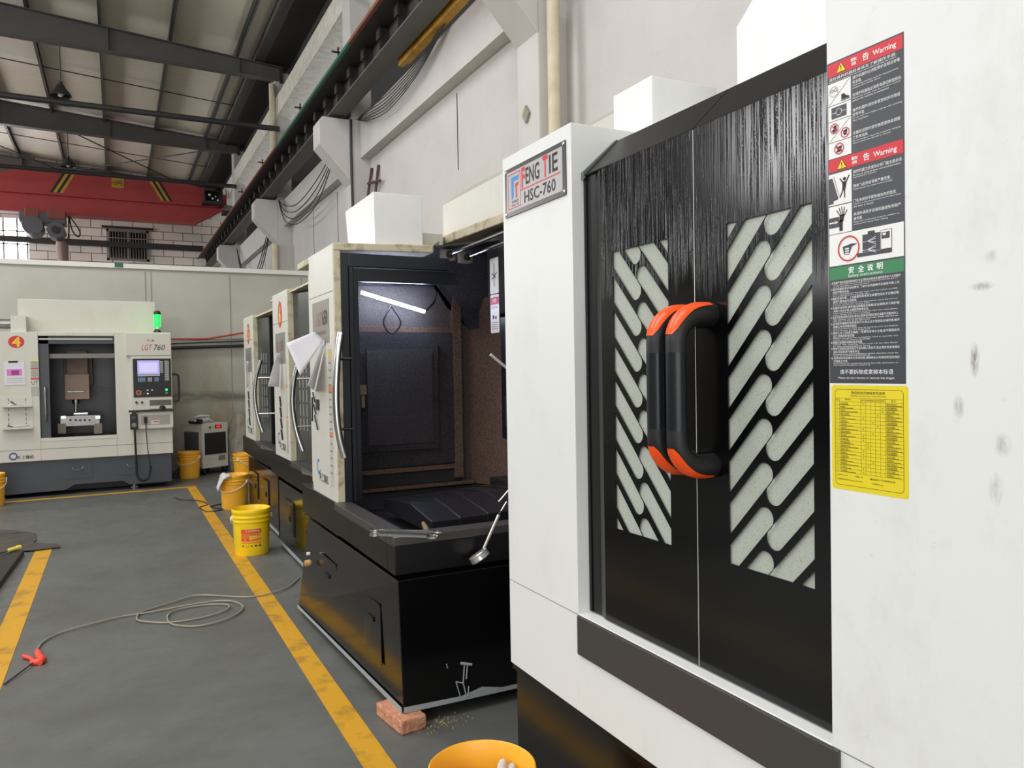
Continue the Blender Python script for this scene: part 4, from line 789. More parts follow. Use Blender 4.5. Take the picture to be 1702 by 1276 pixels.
# stickers on headstock (seen face on)
lb = Lab(P(818, 434, y=3.97), (1, 0, 0), (0, 0, -1), (0, -1, 0)); lb.k = .0006
m2h = 0
lb = Lab((1.899, 3.96, 2.12), (0, -1, 0), (0, 0, -1), (-1, 0, 0)); lb.k = .001
lb.rrect(.02, .0, .13, .2, .01, labelwhite); lb.line([(.075, .03), (.075, .16)], .006, ink, 2); lb.line([(.045, .12), (.11, .085)], .006, ink, 2); lb.line([(.05, .085), (.10, .115)], .006, ink, 2)
lb.rrect(.02, .205, .13, .42, .01, labelwhite); lb.rect(.02, .22, .13, .26, redi, 2); lb.text('注意', .075, .228, .022, inkw, 3, align='c'); lb.text('CAUTION', .075, .27, .014, redi, 3, w=.08, align='c'); lb.disc(.06, .33, .012, ink, 2); lb.disc(.09, .335, .01, ink, 2)
for k in range(4): lb.rect(.035, .36 + k * .012, .115, .363 + k * .012, gap, 2)
lb.build('caution_sticker', e2)
m = MB(); m.cyl((1.98, 3.75, 1.1), (1.98, 3.75, 1.04), .02, M('copper_red', (190, 60, 40), .4), 10); m.box((2.0, 3.74, 1.03), (2.03, 3.77, 1.1), labelwhite); m.cyl((1.98, 3.75, 1.04), (1.98, 3.75, .85), .005, M('copper_red', (0, 0, 0)), 8); m.build('coolant_nozzle', e2)
# linear rods under the roof
m = MB()
for x, z in ((1.72, 2.16), (1.83, 2.15)):
    m.cyl((x, 4.15, z), (x + .1, 2.75, z + .06), .01, chrome, 10); m.box((x - .035, 4.1, z - .03), (x + .035, 4.16, z + .03), M('block_tan', (150, 136, 120), .5, metal=.3)); m.cyl((x, 4.09, z), (x, 4.12, z), .022, rubber, 12)
m.box((1.84, 3.3, 2.19), (1.9, 3.35, 2.25), M('block_tan', (0, 0, 0))); m.build('slide_rods', e2, smooth=True)
m = MB(); m.hexa([(1.6, 4.1, 2.19), (3.0, 2.75, 2.27), (3.0, 4.6, 2.27), (1.6, 4.6, 2.19), (1.6, 4.1, 2.2), (3.0, 2.75, 2.28), (3.0, 4.6, 2.28), (1.6, 4.6, 2.2)], oily); m.build('ceiling_panel', e2)
# LED strip
a = P(601, 486, y=4.5); c = P(706, 518, y=4.5); m = MB(); dv = c - a; m.box((-.001, -.008, -.009), (dv.length, .008, .009), led)
m.xf(Matrix.Translation(a) @ Vector((1, 0, 0)).rotation_difference(dv).to_matrix().to_4x4()); part_label(m.build('led_strip', e2), 'glowing white LED strip')
m = MB(); k0 = P(650, 508, y=4.54); m.tube(smooth_path([k0, k0 + Vector((-.05, 0, -.1)), k0 + Vector((0, 0, -.17)), k0 + Vector((.06, 0, -.1)), k0 + Vector((.0, 0, .0))]), .006, rubber, 6)
k0 = P(700, 470, y=4.56); m.tube(smooth_path([c, P(722, 500, y=4.56), P(718, 476, y=4.56), P(655, 474, y=4.56)]), .006, rubber, 6); m.build('led_cable', e2, smooth=True)
# bed and chips, telescopic covers
m = MB(); m.box((1.15, 3.25, .66), (3.0, 4.6, .69), chips)
m.prism([(1.15, 4.58, .69), (1.15, 4.58, .75), (1.15, 4.3, .70), (1.15, 4.3, .69)], (1.2, 0, 0), chips)
m.build('chip_bed', e2)
wc = M('way_cover', (54, 54, 62), .28, metal=.6, var=.3, scale=20, c2=(36, 36, 42))
m = MB()
for k in range(5):
    x0 = 1.28 + k * .14; g = k * .006; m.prism([(x0, 3.3 + .02 - g, .74), (x0, 3.3 + .02 - g, .80 + g), (x0, 3.62, .842 + g), (x0, 4.05, .80 + g), (x0, 4.05, .74)], (.175, 0, 0), wc)
m.box((1.95, 3.3, .74), (2.6, 4.1, .86), chips); m.build('way_covers', e2, bevel=.004)
m = MB(); m.box((2.12, 3.9, .87), (2.3, 4.05, 1.05), steel); m.cyl((2.16, 3.86, .93), (2.16, 3.92, .93), .04, rubber, 14); m.build('table_fixture', e2, bevel=.005)
# tray and base
m = MB(); m.box((1.012, 3.16, .644), (1.10, 4.05, .767), black); m.box((1.012, 3.06, .644), (2.95, 3.16, .767), black); m.box((1.1, 3.23, .612), (2.9, 4.9, .66), black); m.box((1.03, 4.05, .62), (1.12, 4.93, .795), black); m.build('coolant_tray', e2, bevel=.004)
m = MB(); m.box((1.010, 3.16, .767), (1.10, 4.05, .803), greysteel); m.box((1.010, 3.058, .767), (2.95, 3.16, .803), greysteel); m.build('tray_rim', e2, bevel=.003)
m = MB(); nb_, nt_ = P(671, 1184, y=3.06), P(661, 966, y=3.06); fb = Vector((.975, 4.85, .04)); ft = P(513, 873, y=4.83)
m.hexa([(nb_.x, 3.06, .062), (2.9, 3.06, .05), (2.9, 4.85, .04), (fb.x, 4.85, .04), (nt_.x, 3.06, .622), (2.9, 3.06, .622), (2.9, 4.83, .59), (ft.x - .0, 4.83, .59)], glossy); bo = m.build('base', e2, bevel=.003)
def facept(yy, zz):  # front face of the base
    t = (yy - 3.06) / 1.79; x0 = nb_.x + (fb.x - nb_.x) * t; x1 = nt_.x + (ft.x - nt_.x) * t; s_ = (zz - .055) / .56; return Vector((x0 + (x1 - x0) * s_ - .007, yy, zz))
for ya, yb, za, zb, up in ((4.05, 4.37, .25, .47, 0), (3.29, 3.55, .19, .46, 1)):
    m = MB(); m.prism([facept(ya, za), facept(yb, za), facept(yb, zb), facept(ya, zb)], (-.004, 0, 0), glossy); m.prism([facept(ya, zb - .005), facept(yb, zb - .005), facept(yb, zb), facept(ya, zb)], (-.007, 0, 0), black); m.prism([facept((ya + yb) / 2 - .04, zb - .1), facept((ya + yb) / 2 + .04, zb - .1), facept((ya + yb) / 2 + .04, zb - .08), facept((ya + yb) / 2 - .04, zb - .08)], (-.012, 0, 0), black); m.build('access_hatch', bo)
# grey paint line and drips
gp = M('spilled_grey_paint', (156, 162, 164), .5); m = MB()
m.prism([facept(3.06, .062), facept(4.84, .04), facept(4.84, .055), facept(3.06, .087)], (-.002, 0, 0), gp)
m.prism([(nb_.x, 3.056, .062), (2.9, 3.056, .05), (2.9, 3.056, .07), (1.5, 3.056, .078), (1.4, 3.056, .1), (1.3, 3.056, .08), (nb_.x, 3.056, .087)], (0, .002, 0), gp)
for (u0, v0, u1, v1, r) in ((766, 1102, 784, 1104, .006), (772, 1104, 770, 1135, .003), (777, 1104, 775, 1128, .003), (770, 1135, 776, 1160, .003), (758, 1133, 771, 1135, .003), (758, 1133, 766, 1160, .0025), (779, 1140, 778, 1158, .003), (742, 1103, 744, 1110, .002)):
    m.tube([P(u0, v0, y=3.056), P(u1, v1, y=3.056)], r, gp, 6)
part_label(m.build('paint_spill', bo), 'grey paint drips')
m = MB(); a = P(515, 935, x=.985); m.lathe([(.001, .03), (.018, .028), (.02, 0), (.012, -.01)], (.985, a.y, a.z), M('brass_knob', (190, 150, 96), .5), 14, axis=(-1, 0, 0)); m.lathe([(.001, .02), (.01, .018), (.01, 0)], (.99, a.y + .02, a.z + .05), labelwhite, 12, axis=(-1, 0, 0)); m.build('drain_plug', bo, smooth=True)
m = MB(); a = P(487, 877, y=4.98); m.tube([(1.04, 4.98, .59), (1.08, 4.98, .60), (1.16, 4.9, .62)], .006, steel, 6); m.build('pipe_stub', bo)
# ================================================================ MACHINES 3 AND 4 (closed, in the row behind)
gl_door = M('grey_glossy_door', (58, 62, 62), 0.22, var=.2, scale=6, c2=(40, 44, 44))
num_y = M('number_yellow', (240, 190, 60), .5); num_r = M('number_red', (196, 52, 40), .5)
def closed_machine(x, y0, zt, digit, label):
    """x front plane, y0 = near side of the pillar"""
    e = empty('machining_center', (x + .9, y0, 0)); tag(e, label, 'machine')
    m = MB(); m.box((x, y0, .80), (x + .3, y0 + .62, zt), cream); m.box((x + .08, y0 + .62, .80), (x + .4, y0 + .9, zt - .02), cream); m.box((x + .002, y0 - .012, .80), (x + .05, y0, zt), worn); m.build('front_pillar', e, bevel=.004)
    m = MB(); m.box((x - .0005, y0, zt - .25), (x, y0 + .62, zt - .245), gap); m.build('seam', e)
    m = MB(); m.hexa([(x + .02, y0 - 1.05, zt - .03), (x + 1.8, y0 - 1.05, zt - .03), (x + 1.8, y0 + .9, zt - .03), (x + .02, y0 + .9, zt - .03), (x + .05, y0 - 1.05, zt), (x + 1.8, y0 - 1.05, zt), (x + 1.8, y0 + .9, zt), (x + .05, y0 + .9, zt)], worn); m.box((x + .3, y0 - 1.05, .8), (x + 1.8, y0 + .9, zt - .04), cream); m.build('body', e, bevel=.004)
    # folded doors (two leaves meeting in a shallow v)
    m = MB(); m.prism([(x + .05, y0 - .02, .80), (x + .1, y0 - .35, .80), (x + .1, y0 - .35, zt - .04), (x + .05, y0 - .02, zt - .04)], (.02, 0, 0), gl_door); d1 = m.build('door', e)
    m = MB(); m.prism([(x + .15, y0 - .37, .80), (x + .04, y0 - 1.0, .80), (x + .04, y0 - 1.0, zt - .04), (x + .15, y0 - .37, zt - .04)], (.02, 0, 0), navy); m.box((x + .1, y0 - .38, .8), (x + .16, y0 - .35, zt - .04), black); d2 = m.build('door', e)
    m = MB(); slotm = M('slot_window', (120, 124, 120), .3)
    for k in range(6):
        for q in range(3):
            yy = y0 - .1 - q * .07; xx = x + .05 + (y0 - .02 - yy) * .05 / .33 - .0015; z = 1.05 + k * .11
            m.prism([(xx, yy, z), (xx + .004, yy - .03, z), (xx + .004, yy - .03, z + .09), (xx, yy, z + .09)], (.001, 0, 0), slotm)
    m.build('slot_window', d1)
    m = MB(); pts = smooth_path([(x + .0, y0 - .47, 1.62), (x - .045, y0 - .44, 1.45), (x - .06, y0 - .43, 1.27), (x - .04, y0 - .44, 1.08), (x + .0, y0 - .47, .92)], 5); m.tube(pts, .018, chrome, 14)
    for z in (1.45, 1.1): m.cyl((x - .04, y0 - .44, z), (x + .12, y0 - .47, z), .008, chrome, 8)
    m.build('handle', d2, smooth=True)
    m = MB(); m.box((x, y0 - 1.12, .62), (x + 1.8, y0 + .86, .765), black); m.box((x, y0 - .02, .765), (x + .1, y0 + .86, .80), black); m.build('coolant_tray', e, bevel=.004)
    m = MB(); m.box((x - .004, y0 - 1.12, .765), (x + .1, y0 - .01, .80), greysteel); m.prism([(x - .006, y0 - .45, .79), (x - .07, y0 - .75, .79), (x - .006, y0 - 1.05, .79)], (0, 0, .012), steel); m.build('tray_rim', e, bevel=.003)
    m = MB(); m.box((x + .02, y0 - 1.1, .03), (x + 1.8, y0 + .62, .58), glossy); bo = m.build('base', e, bevel=.004)
    for ya, yb in ((y0 - .62, y0 - .36), (y0 + .0, y0 + .3)):
        m = MB(); m.box((x + .014, ya, .2), (x + .02, yb, .46), glossy); m.box((x + .01, ya, .455), (x + .02, yb, .465), rubber); m.box((x + .01, ya - .006, .2), (x + .02, ya, .46), rubber); m.box((x + .008, (ya + yb) / 2 - .03, .3), (x + .014, (ya + yb) / 2 + .02, .34), rubber); m.build('access_hatch', bo)
    m = MB(); m.box((x + .017, y0 - 1.1, .03), (x + .02, y0 + .62, .06), gp); part_label(m.build('paint_line', bo), 'grey paint along the bottom edge')
    m = MB(); lb = Lab((x, y0 + .36, zt - .07), (0, -1, 0), (0, 0, -1), (-1, 0, 0), m); lb.k = .001
    lb.disc(.07, .11, .085, num_r, 1, 24, ry=.11); lb.text(digit, .07, .04, .14, num_y, 2, w=.08, align='c', bold=.04); part_label(lb.build('number_sticker', e), 'red and yellow number sticker')
    lb = Lab((x, y0 + .5, zt - .33), (0, -1, 0), (0, 0, -1), (-1, 0, 0)); lb.mb.box((x - .003, y0 + .5, zt - .58), (x, y0 + .1, zt - .33), M('plate_dull', (0, 0, 0))); lb.b = .003; lb.k = .0005; lb.text('LGT', .06, .07, .08, M('faded_red', (0, 0, 0)), w=.12, shear=.3); lb.text('650', .21, .06, .09, M('faded_ink', (110, 104, 98), .6), w=.13); part_label(lb.build('nameplate', e), 'dull metal nameplate')
    lb = Lab((x, y0 + .5, .98), (0, -1, 0), (0, 0, -1), (-1, 0, 0)); lb.ring(.06, .03, .05, .018, darkblue, 1, 20, .3, 5.2); lb.text('阡工精机', .09, .06, .06, ink, w=.25, bold=.01); lb.build('maker_mark', e)
    lb = Lab((x, y0 + .12, 1.6), (0, -1, 0), (0, 0, -1), (-1, 0, 0))
    for (v0, v1, mt) in ((0, .2, dullw), (.2, .23, dullo), (.24, .45, dullw), (.45, .47, dullo), (.48, .75, M('grey_label', (170, 168, 160), .5))): lb.rect(0, v0, .07, v1, mt)
    part_label(lb.build('safety_sticker', e), 'narrow worn safety sticker strip')
    m = MB()
    for k in range(4): m.tube([(x - .008, y0 + .34 - k * .012, 1.3 - k * .09), (x - .008, y0 + .30 - k * .012, 1.22 - k * .09)], .007, rubber, 6)
    m.build('tool_clip', e)
    return e
closed_machine(1.2, 6.16, 2.15, '6', 'white machining centre with closed grey doors right behind the open one')
closed_machine(1.25, 8.2, 2.09, '5', 'white machining centre furthest down the right-hand row, closed, behind the oil buckets')

# ================================================================ FAR MACHINE (LGT760), faces the camera
YF = 11.15
def LX(u, v): p = P(u, v, y=YF); return (p.x, p.z)
e = empty('machining_center', (-.35, 12.0, 0)); tag(e, 'white and grey machining centre facing the camera at the end of the aisle', 'machine')
cr = M('far_machine_cream', (203, 200, 187), 0.5, var=.3, scale=3, c2=(176, 160, 140), thr=(.5, .8), stretch=(1, 1, .4))
ox0, ox1, oz0, oz1 = -.85, -.01, .70, 2.0
m = MB(); m.box((-2.2, YF, .45), (ox0, YF + .15, 2.05), cr); m.box((ox1, YF, .45), (.65, YF + .15, 2.05), cr); m.box((ox0, YF, .45), (ox1, YF + .15, oz0), cr); m.box((ox0, YF, oz1), (ox1, YF + .15, 2.05), cr)
m.box((.55, YF + .1, .45), (.65, 12.6, 2.05), cr); m.box((-2.2, YF + .1, 2.0), (.65, 12.6, 2.05), cr); m.box((-2.2, 12.5, .45), (.65, 12.6, 2.05), cr); m.build('body', e, bevel=.006)
m = MB(); m.box((-1.08, YF + .3, 2.05), (.49, 12.4, 2.48), cr); m.build('roof_hood', e, bevel=.006)
m = MB(); m.box((-1.135, YF + .05, 2.05), (-.975, YF + .4, 2.25), cream); m.cyl((-1.5, YF + .3, 2.16), (-1.15, YF + .3, 2.16), .06, steel, 14); m.build('roof_box', e)
m = MB(); m.prism([(-2.2, YF + .04, .03), (-.6, YF + .04, .06), (-.5, YF + .04, .12), (.05, YF + .04, .12), (.12, YF + .04, .07), (.63, YF + .04, .07), (.63, YF + .04, .45), (-2.2, YF + .04, .45)], (0, 1.4, 0), dark); bo = m.build('base', e, bevel=.004)
m = MB(); m.box((-2.2, YF + .4, .01), (.55, 12.5, .1), black); m.cyl((.18, YF + .12, 0), (.18, YF + .12, .12), .03, steel, 12); m.cyl((.14, YF + .12, .02), (.22, YF + .12, .02), .02, steel, 10); m.build('foot', bo)
for x0, x1, z in ((-.62, -.3, .2), (.0, .25, .2)):
    m = MB(); m.box((x0, YF + .034, z), (x1, YF + .04, z + .2), dark); m.tube(smooth_path([(x0 + .1, YF + .03, z + .14), (x0 + .12, YF + .01, z + .11), (x0 + .2, YF + .01, z + .11), (x0 + .22, YF + .03, z + .14)]), .006, steel, 6); m.build('access_hatch', bo)
m = MB(); m.box((ox0, YF - .004, oz0 - .01), (ox1, YF + .03, oz0 + .03), cream); m.build('sill', e)
m = MB(); m.box((ox0, YF + .05, oz0), (ox0 + .11, YF + .1, oz1), dark); m.box((ox0, YF + .05, 1.9), (ox1, YF + .12, oz1), dark); m.box((ox0, YF + .03, 1.95), (ox1 - .02, YF + .05, 1.975), cream); m.box((ox0 + .1, YF + .1, 1.72), (ox1, YF + .16, 1.78), M('lid_grey', (120, 116, 110), .5)); dr = m.build('door', e, bevel=.004)
m = MB(); m.tube(smooth_path([(ox0 + .06, YF + .05, 1.35), (ox0 + .06, YF + .0, 1.33), (ox0 + .06, YF + .0, .98), (ox0 + .06, YF + .05, .95)]), .014, steel, 10); m.build('handle', dr, smooth=True)
m = MB(); m.box((ox0 - .3, 12.3, .5), (ox1 + .3, 12.35, 2.0), navy); m.box((ox0 - .3, YF + .16, .5), (ox0 - .25, 12.3, 2.0), navy); m.box((ox1 + .25, YF + .16, .5), (ox1 + .3, 12.3, 2.0), navy); m.box((ox0 - .3, YF + .16, .55), (ox1 + .3, 12.3, .66), oily); m.box((ox0 - .3, YF + .16, 1.99), (ox1 + .3, 12.3, 2.0), navy)
m.prism([(ox1, 12.2, 1.28), (ox1 - .22, 12.2, 1.34), (ox1 - .22, 12.2, 1.31), (ox1, 12.2, 1.25)], (0, .1, 0), navy); m.build('chamber', e)
def far(u, v, y): return P(u, v, y=y)
sb = M('spindle_brown', (132, 106, 88), .5, var=.5, scale=6, c2=(90, 70, 58)); yS = 11.7
a, c = far(110, 583, yS), far(147, 655, yS); m = MB(); m.box((a.x, yS, c.z), (c.x, yS + .4, a.z), sb); a, c = far(103, 586, yS), far(154, 640, yS); m.box((a.x, yS + .2, c.z), (c.x, yS + .55, a.z), sb)
a, c = far(107, 622, yS - .1), far(149, 663, yS - .1); m.box((a.x, yS - .1, c.z), (c.x, yS + .2, a.z), M('spindle_tan', (150, 126, 106), .45)); a, c = far(111, 650, yS - .11), far(140, 652, yS - .11); m.box((a.x, yS - .11, c.z), (c.x, yS - .1, a.z), steel); m.build('spindle_head', e, bevel=.01)
a, c = far(126, 663, yS), far(126, 690, yS); m = MB(); m.tube([a, a + Vector((0, 0, -.06)), a + Vector((0, 0, -.065)), c], [.045, .04, .016, .014], chrome, 14); m.build('spindle_tool', e, smooth=True)
m = MB(); yV = 11.45
a, c = far(100, 692, yV), far(166, 706, yV); m.box((a.x, yV, c.z), (c.x, yV + .25, a.z), steel)
for u0, u1 in ((101, 110), (158, 167)): a, c = far(u0, 691, yV), far(u1, 696, yV); m.box((a.x, yV - .01, c.z), (c.x, yV + .2, a.z), chrome)
for u0, u1 in ((96, 110), (156, 170)): a, c = far(u0, 704, yV), far(u1, 720, yV); m.box((a.x, yV - .02, c.z), (c.x, yV + .2, a.z), M('block_brown', (120, 108, 96), .5))
for u in (117, 126, 133, 141, 149): q = far(u, 698, yV); m.cyl((q.x, yV - .004, q.z), (q.x, yV, q.z), .014, rubber, 10)
a, c = far(122, 686, yV), far(146, 692, yV); m.cyl((a.x, yV + .1, a.z - .02), (c.x, yV + .1, a.z - .02), .022, chrome, 10); m.box((-.8, YF + .2, .66), (-.1, 12.2, .70), steel); m.build('vise', e, bevel=.004)
# control cabinet
YP = YF - .06
m = MB(); m.box((.17, YP, .79), (.655, YF, 1.74), cr); m.box((.12, YP, 1.745), (.655, YF, 2.04), cr) ; cab = m.build('control_cabinet', e, bevel=.005)
lb = Lab((.30, YP, 1.89), (1, 0, 0), (0, 0, -1), (0, -1, 0)); lb.k = .001
lb.text('LGT', .0, .0, .075, M('badge_red', (190, 60, 60), .5), w=.13, shear=.3); lb.text('760', .14, .0, .075, ink, w=.14, shear=.3); lb.text('千木', .06, -.07, .04, M('faded_ink', (0, 0, 0)), w=.1); lb.build('nameplate', cab)
ax, az = .195, 1.705; W, H = .45, .50
lb = Lab((ax, YP, az), (1, 0, 0), (0, 0, -1), (0, -1, 0)); lb.mb.box((ax, YP - .006, az - H), (ax + W, YP, az), rubber); lb.b = .006; lb.k = .0006
kg, kb_ = M('key_grey', (176, 176, 168), .5), M('key_blue', (110, 150, 186), .5)
lb.rect(.052, .022, .315, .205, M('crt_screen', (70, 64, 110), .3, emit=(196, 186, 250), es=.75)); lb.b = .0064; lb.rect(.075, .05, .29, .18, M('crt_glow', (90, 84, 130), .3, emit=(220, 214, 255), es=.8))
lb.rect(.052, .208, .315, .228, kg); 
for r_ in range(6):
    for c_ in range(3): lb.rect(.322 + c_ * .012, .035 + r_ * .026, .331 + c_ * .012, .055 + r_ * .026, kg)
for r_ in range(11):
    for c_ in range(4): lb.rect(.375 + c_ * .013, .03 + r_ * .024, .385 + c_ * .013, .048 + r_ * .024, kg)
for c0, n_, mt in ((.055, 5, kb_), (.17, 3, kg), (.25, 3, kb_)):
    for r_ in range(3):
        for c_ in range(n_): lb.rect(c0 + c_ * .018, .245 + r_ * .019, c0 + .014 + c_ * .018, .26 + r_ * .019, mt)
lb.disc(.06, .44, .034, M('estop_ring', (190, 120, 90), .5)); lb.disc(.06, .44, .022, M('estop_red', (120, 50, 34), .5), 2); lb.disc(.165, .41, .012, kg); lb.disc(.165, .455, .012, inkw); lb.disc(.218, .41, .012, kg); lb.disc(.12, .455, .01, greenp)
lb.disc(.39, .41, .016, M('green_button', (20, 200, 110), .4, emit=(30, 230, 130), es=1.5)); lb.ring(.39, .45, .014, .004, kg)
for u in (.27, .33): lb.ring(u, .43, .014, .004, M('knob_dark', (60, 60, 62), .5))
part_label(lb.build('control_panel', cab), 'black control panel with a lit screen and keys')
m = MB(); m.box((.38, YP - .003, 1.045), (.64, YP, 1.165), M('recess_dark', (96, 92, 84), .6)); m.box((.385, YP - .012, 1.05), (.64, YP - .003, 1.09), cr); m.lathe([(.001, .03), (.03, .02), (.04, 0)], (.53, YP - .02, 1.06), rubber, 14, axis=(0, -.5, 1)); m.box((.13, YP - .03, 1.015), (.66, YP, 1.04), rubber)
m.box((.17, YP - .004, .80), (.655, YP, 1.0), cr); m.box((.27, YP - .006, .84), (.62, YP - .004, .97), M('recess_grey', (160, 154, 144), .6)); m.box((.39, YP - .008, .85), (.49, YP - .006, .90), cr); m.box((.42, YP - .009, .875), (.48, YP - .008, .885), redi)
for x in (.225, .29): m.cyl((x, YP, 1.14), (x, YP - .02, 1.14), .014, rubber, 10)
m.build('drawer_recess', cab)
m = MB(); m.tube(smooth_path([(.655, YP + .02, 1.50), (.72, YP + .02, 1.49), (.735, YP + .02, 1.44), (.735, YP + .02, 1.2), (.72, YP + .02, 1.15), (.655, YP + .02, 1.14)], 6), .014, rubber, 8); m.build('side_handle', cab, smooth=True)
lo, hi = LX(222, 715), LX(232, 693)
e3 = empty('handwheel_pendant', (.2, YP - .03, .8)); tag(e3, 'black handwheel pendant with coiled cable hanging on the far machine control cabinet', 'pendant')
m = MB(); m.box((.145, YP - .04, .79), (.235, YP - .005, .99), rubber); m.box((.165, YP - .04, .99), (.215, YP - .005, 1.01), rubber); m.lathe([(.03, 0), (.03, .01), (.001, .012)], (.19, YP - .04, .94), M('knob_dark', (0, 0, 0)), 14, axis=(0, -1, 0)); m.lathe([(.028, 0), (.028, .01), (.001, .012)], (.19, YP - .04, .85), M('knob_grey', (120, 120, 118), .4), 14, axis=(0, -1, 0)); m.build('housing', e3)
pa = smooth_path([(.195, YP - .03, .79), (.20, YP - .03, .6), (.205, YP - .03, .35), (.21, YP - .03, .2), (.26, YP - .03, .125), (.33, YP - .03, .14), (.365, YP - .03, .24), (.37, YP - .03, .3)], 12); hx = []
for i, p in enumerate(pa): hx.append(p)
m = MB(); m.tube(hx, [.011 + .004 * (i % 2) for i in range(len(hx))], rubber, 8); m.tube(smooth_path([(.37, YP - .03, .3), (.345, YP - .03, .5), (.33, YP - .03, .75), (.325, YP - .02, .95)]), .006, rubber, 6); m.box((.305, YP - .025, .87), (.345, YP - .006, .95), rubber); m.build('coiled_cable', e3, smooth=True)
# left panel things
lb = Lab((0, YF, 0), (1, 0, 0), (0, 0, -1), (0, -1, 0)); lb.k = .001
u, z = LX(27, 568); lb.disc(u, -z, .085, num_r, 1, 24, ry=.075); lb.text('4', u, -z - .06, .12, num_y, 2, w=.09, align='c', bold=.03); part_label(lb.build('number_sticker', e), 'red disc with yellow 4')
lb = Lab((-.935, YF, 1.705), (1, 0, 0), (0, 0, -1), (0, -1, 0)); lb.k = .001
for (v0, v1, mt) in ((0, .015, yeli), (.015, .1, M('grey_label', (170, 168, 160), .5)), (.1, .115, redi), (.12, .22, M('grey_label', (0, 0, 0))), (.225, .245, redi), (.33, .45, M('grey_label', (0, 0, 0)))): lb.rect(0, v0, .085, v1, mt)
lb.text('UT', .005, .26, .05, ink, 2, w=.07)
for k in range(8): lb.rect(.01, .03 + k * .024, .075, .034 + k * .024, gap, 2)
part_label(lb.build('safety_sticker', e), 'worn safety sticker strip')
u, z = LX(15, 763); lb = Lab((u, YF, z + .03), (1, 0, 0), (0, 0, -1), (0, -1, 0)); lb.k = .001; gearlogo(lb, .045, .0, .042); lb.text('阡工精机', .09, -.005, .045, ink, w=.17, bold=.015); part_label(lb.build('maker_mark', e), 'blue gear mark with black lettering')
lb = Lab((u, YF, z + .03), (1, 0, 0), (0, 0, -1), (0, -1, 0)); lb.k = .001; lb.text('2', -.13, -.04, .05, M('faded_ink', (0, 0, 0))); lb.build('faded_numeral', e)
m = MB(); m.box((-2.2, YF - .001, .592), (.65, YF, .598), gap); m.build('seam', e)
# tool rack with two ledges
e4 = empty('tool_rack', (-1.05, YF - .03, .8)); tag(e4, 'white tool rack with two ledges on the front of the far machine', 'rack')
m = MB(); m.box((-1.245, YF - .006, .84), (-.925, YF, 1.25), cr)
for x in (-1.18, -1.0):
    for k in range(6): m.box((x, YF - .008, .9 + k * .06), (x + .006, YF - .006, .935 + k * .06), ink)
m.build('back_panel', e4)
for z in (1.13, .86): m = MB(); m.box((-1.24, YF - .07, z), (-.93, YF - .006, z + .006), cr); m.box((-1.24, YF - .075, z), (-.93, YF - .07, z + .025), cr); m.build('ledge', e4)
for k, (z, pts) in enumerate(((1.15, ((-1.19, .0), (-1.10, .015))), (1.15, ((-1.15, .05), (-1.09, .0))), (1.15, ((-1.07, .01), (-.97, .005))), (.885, ((-1.19, .02), (-1.13, .0))), (.885, ((-1.12, .005), (-.965, .02))))):
    m = MB(); m.tube([(pts[0][0], YF - .04, z + pts[0][1]), (pts[1][0], YF - .04, z + pts[1][1])], .008, steeldark if k % 2 else steel, 6)
    tag(m.build('hand_tool'), ['small dark tool lying at the left of the upper rack ledge', 'small tool slanting out of the upper rack ledge', 'small tool lying at the right of the upper rack ledge', 'small tool at the left of the lower rack ledge', 'long thin tool on the lower rack ledge'][k], 'tool')
# paper with pink table
lb = Lab((-1.215, YF - .004, 1.68), (1, 0, .02), (0.02, 0, -1), (0, -1, 0)); lb.k = .001; lb.rect(0, 0, .215, .285, M('sheet_grey_white', (214, 212, 216), .7)); pk = M('pink_print', (214, 120, 190), .6); lb.rect(.03, .09, .185, .17, pk, 2); lb.rect(.075, .105, .155, .16, M('pink_dark', (150, 60, 130), .6), 3)
for k in range(3): lb.rect(.03, .2 + k * .025, .2, .203 + k * .025, gap, 2)
lb.rect(.05, -.01, .15, .012, ink, 3); tag(lb.build('paper_sheet'), 'white sheet with a pink printed table clipped to the far machine', 'paper')
# green signal lamp
e5 = empty('signal_lamp', (.505, YF + .1, 2.05)); tag(e5, 'green glowing signal lamp on top of the machine at the end of the aisle', 'lamp')
m = MB(); m.cyl((.505, YF + .1, 2.05), (.505, YF + .1, 2.13), .02, plastic_w, 12); m.lathe([(.05, 0), (.04, .03), (.02, .05)], (.5, YF + .1, 2.05), rubber, 14); m.build('stem', e5, smooth=True)
m = MB(); m.cyl((.505, YF + .1, 2.13), (.505, YF + .1, 2.29), .042, green_e, 18); m.build('lens', e5, smooth=True)
m = MB(); m.lathe([(.042, 0), (.044, .03), (.03, .05), (.001, .055)], (.505, YF + .1, 2.29), rubber, 18); m.build('cap', e5, smooth=True)
l = bpy.data.lights.new('green_lamp_light', 'POINT'); l.energy = .7; l.color = (.2, 1, .4); l.shadow_soft_size = .05; lo_ = bpy.data.objects.new('green_lamp_light', l); C.objects.link(lo_); lo_.location = (.505, YF - .02, 2.22)

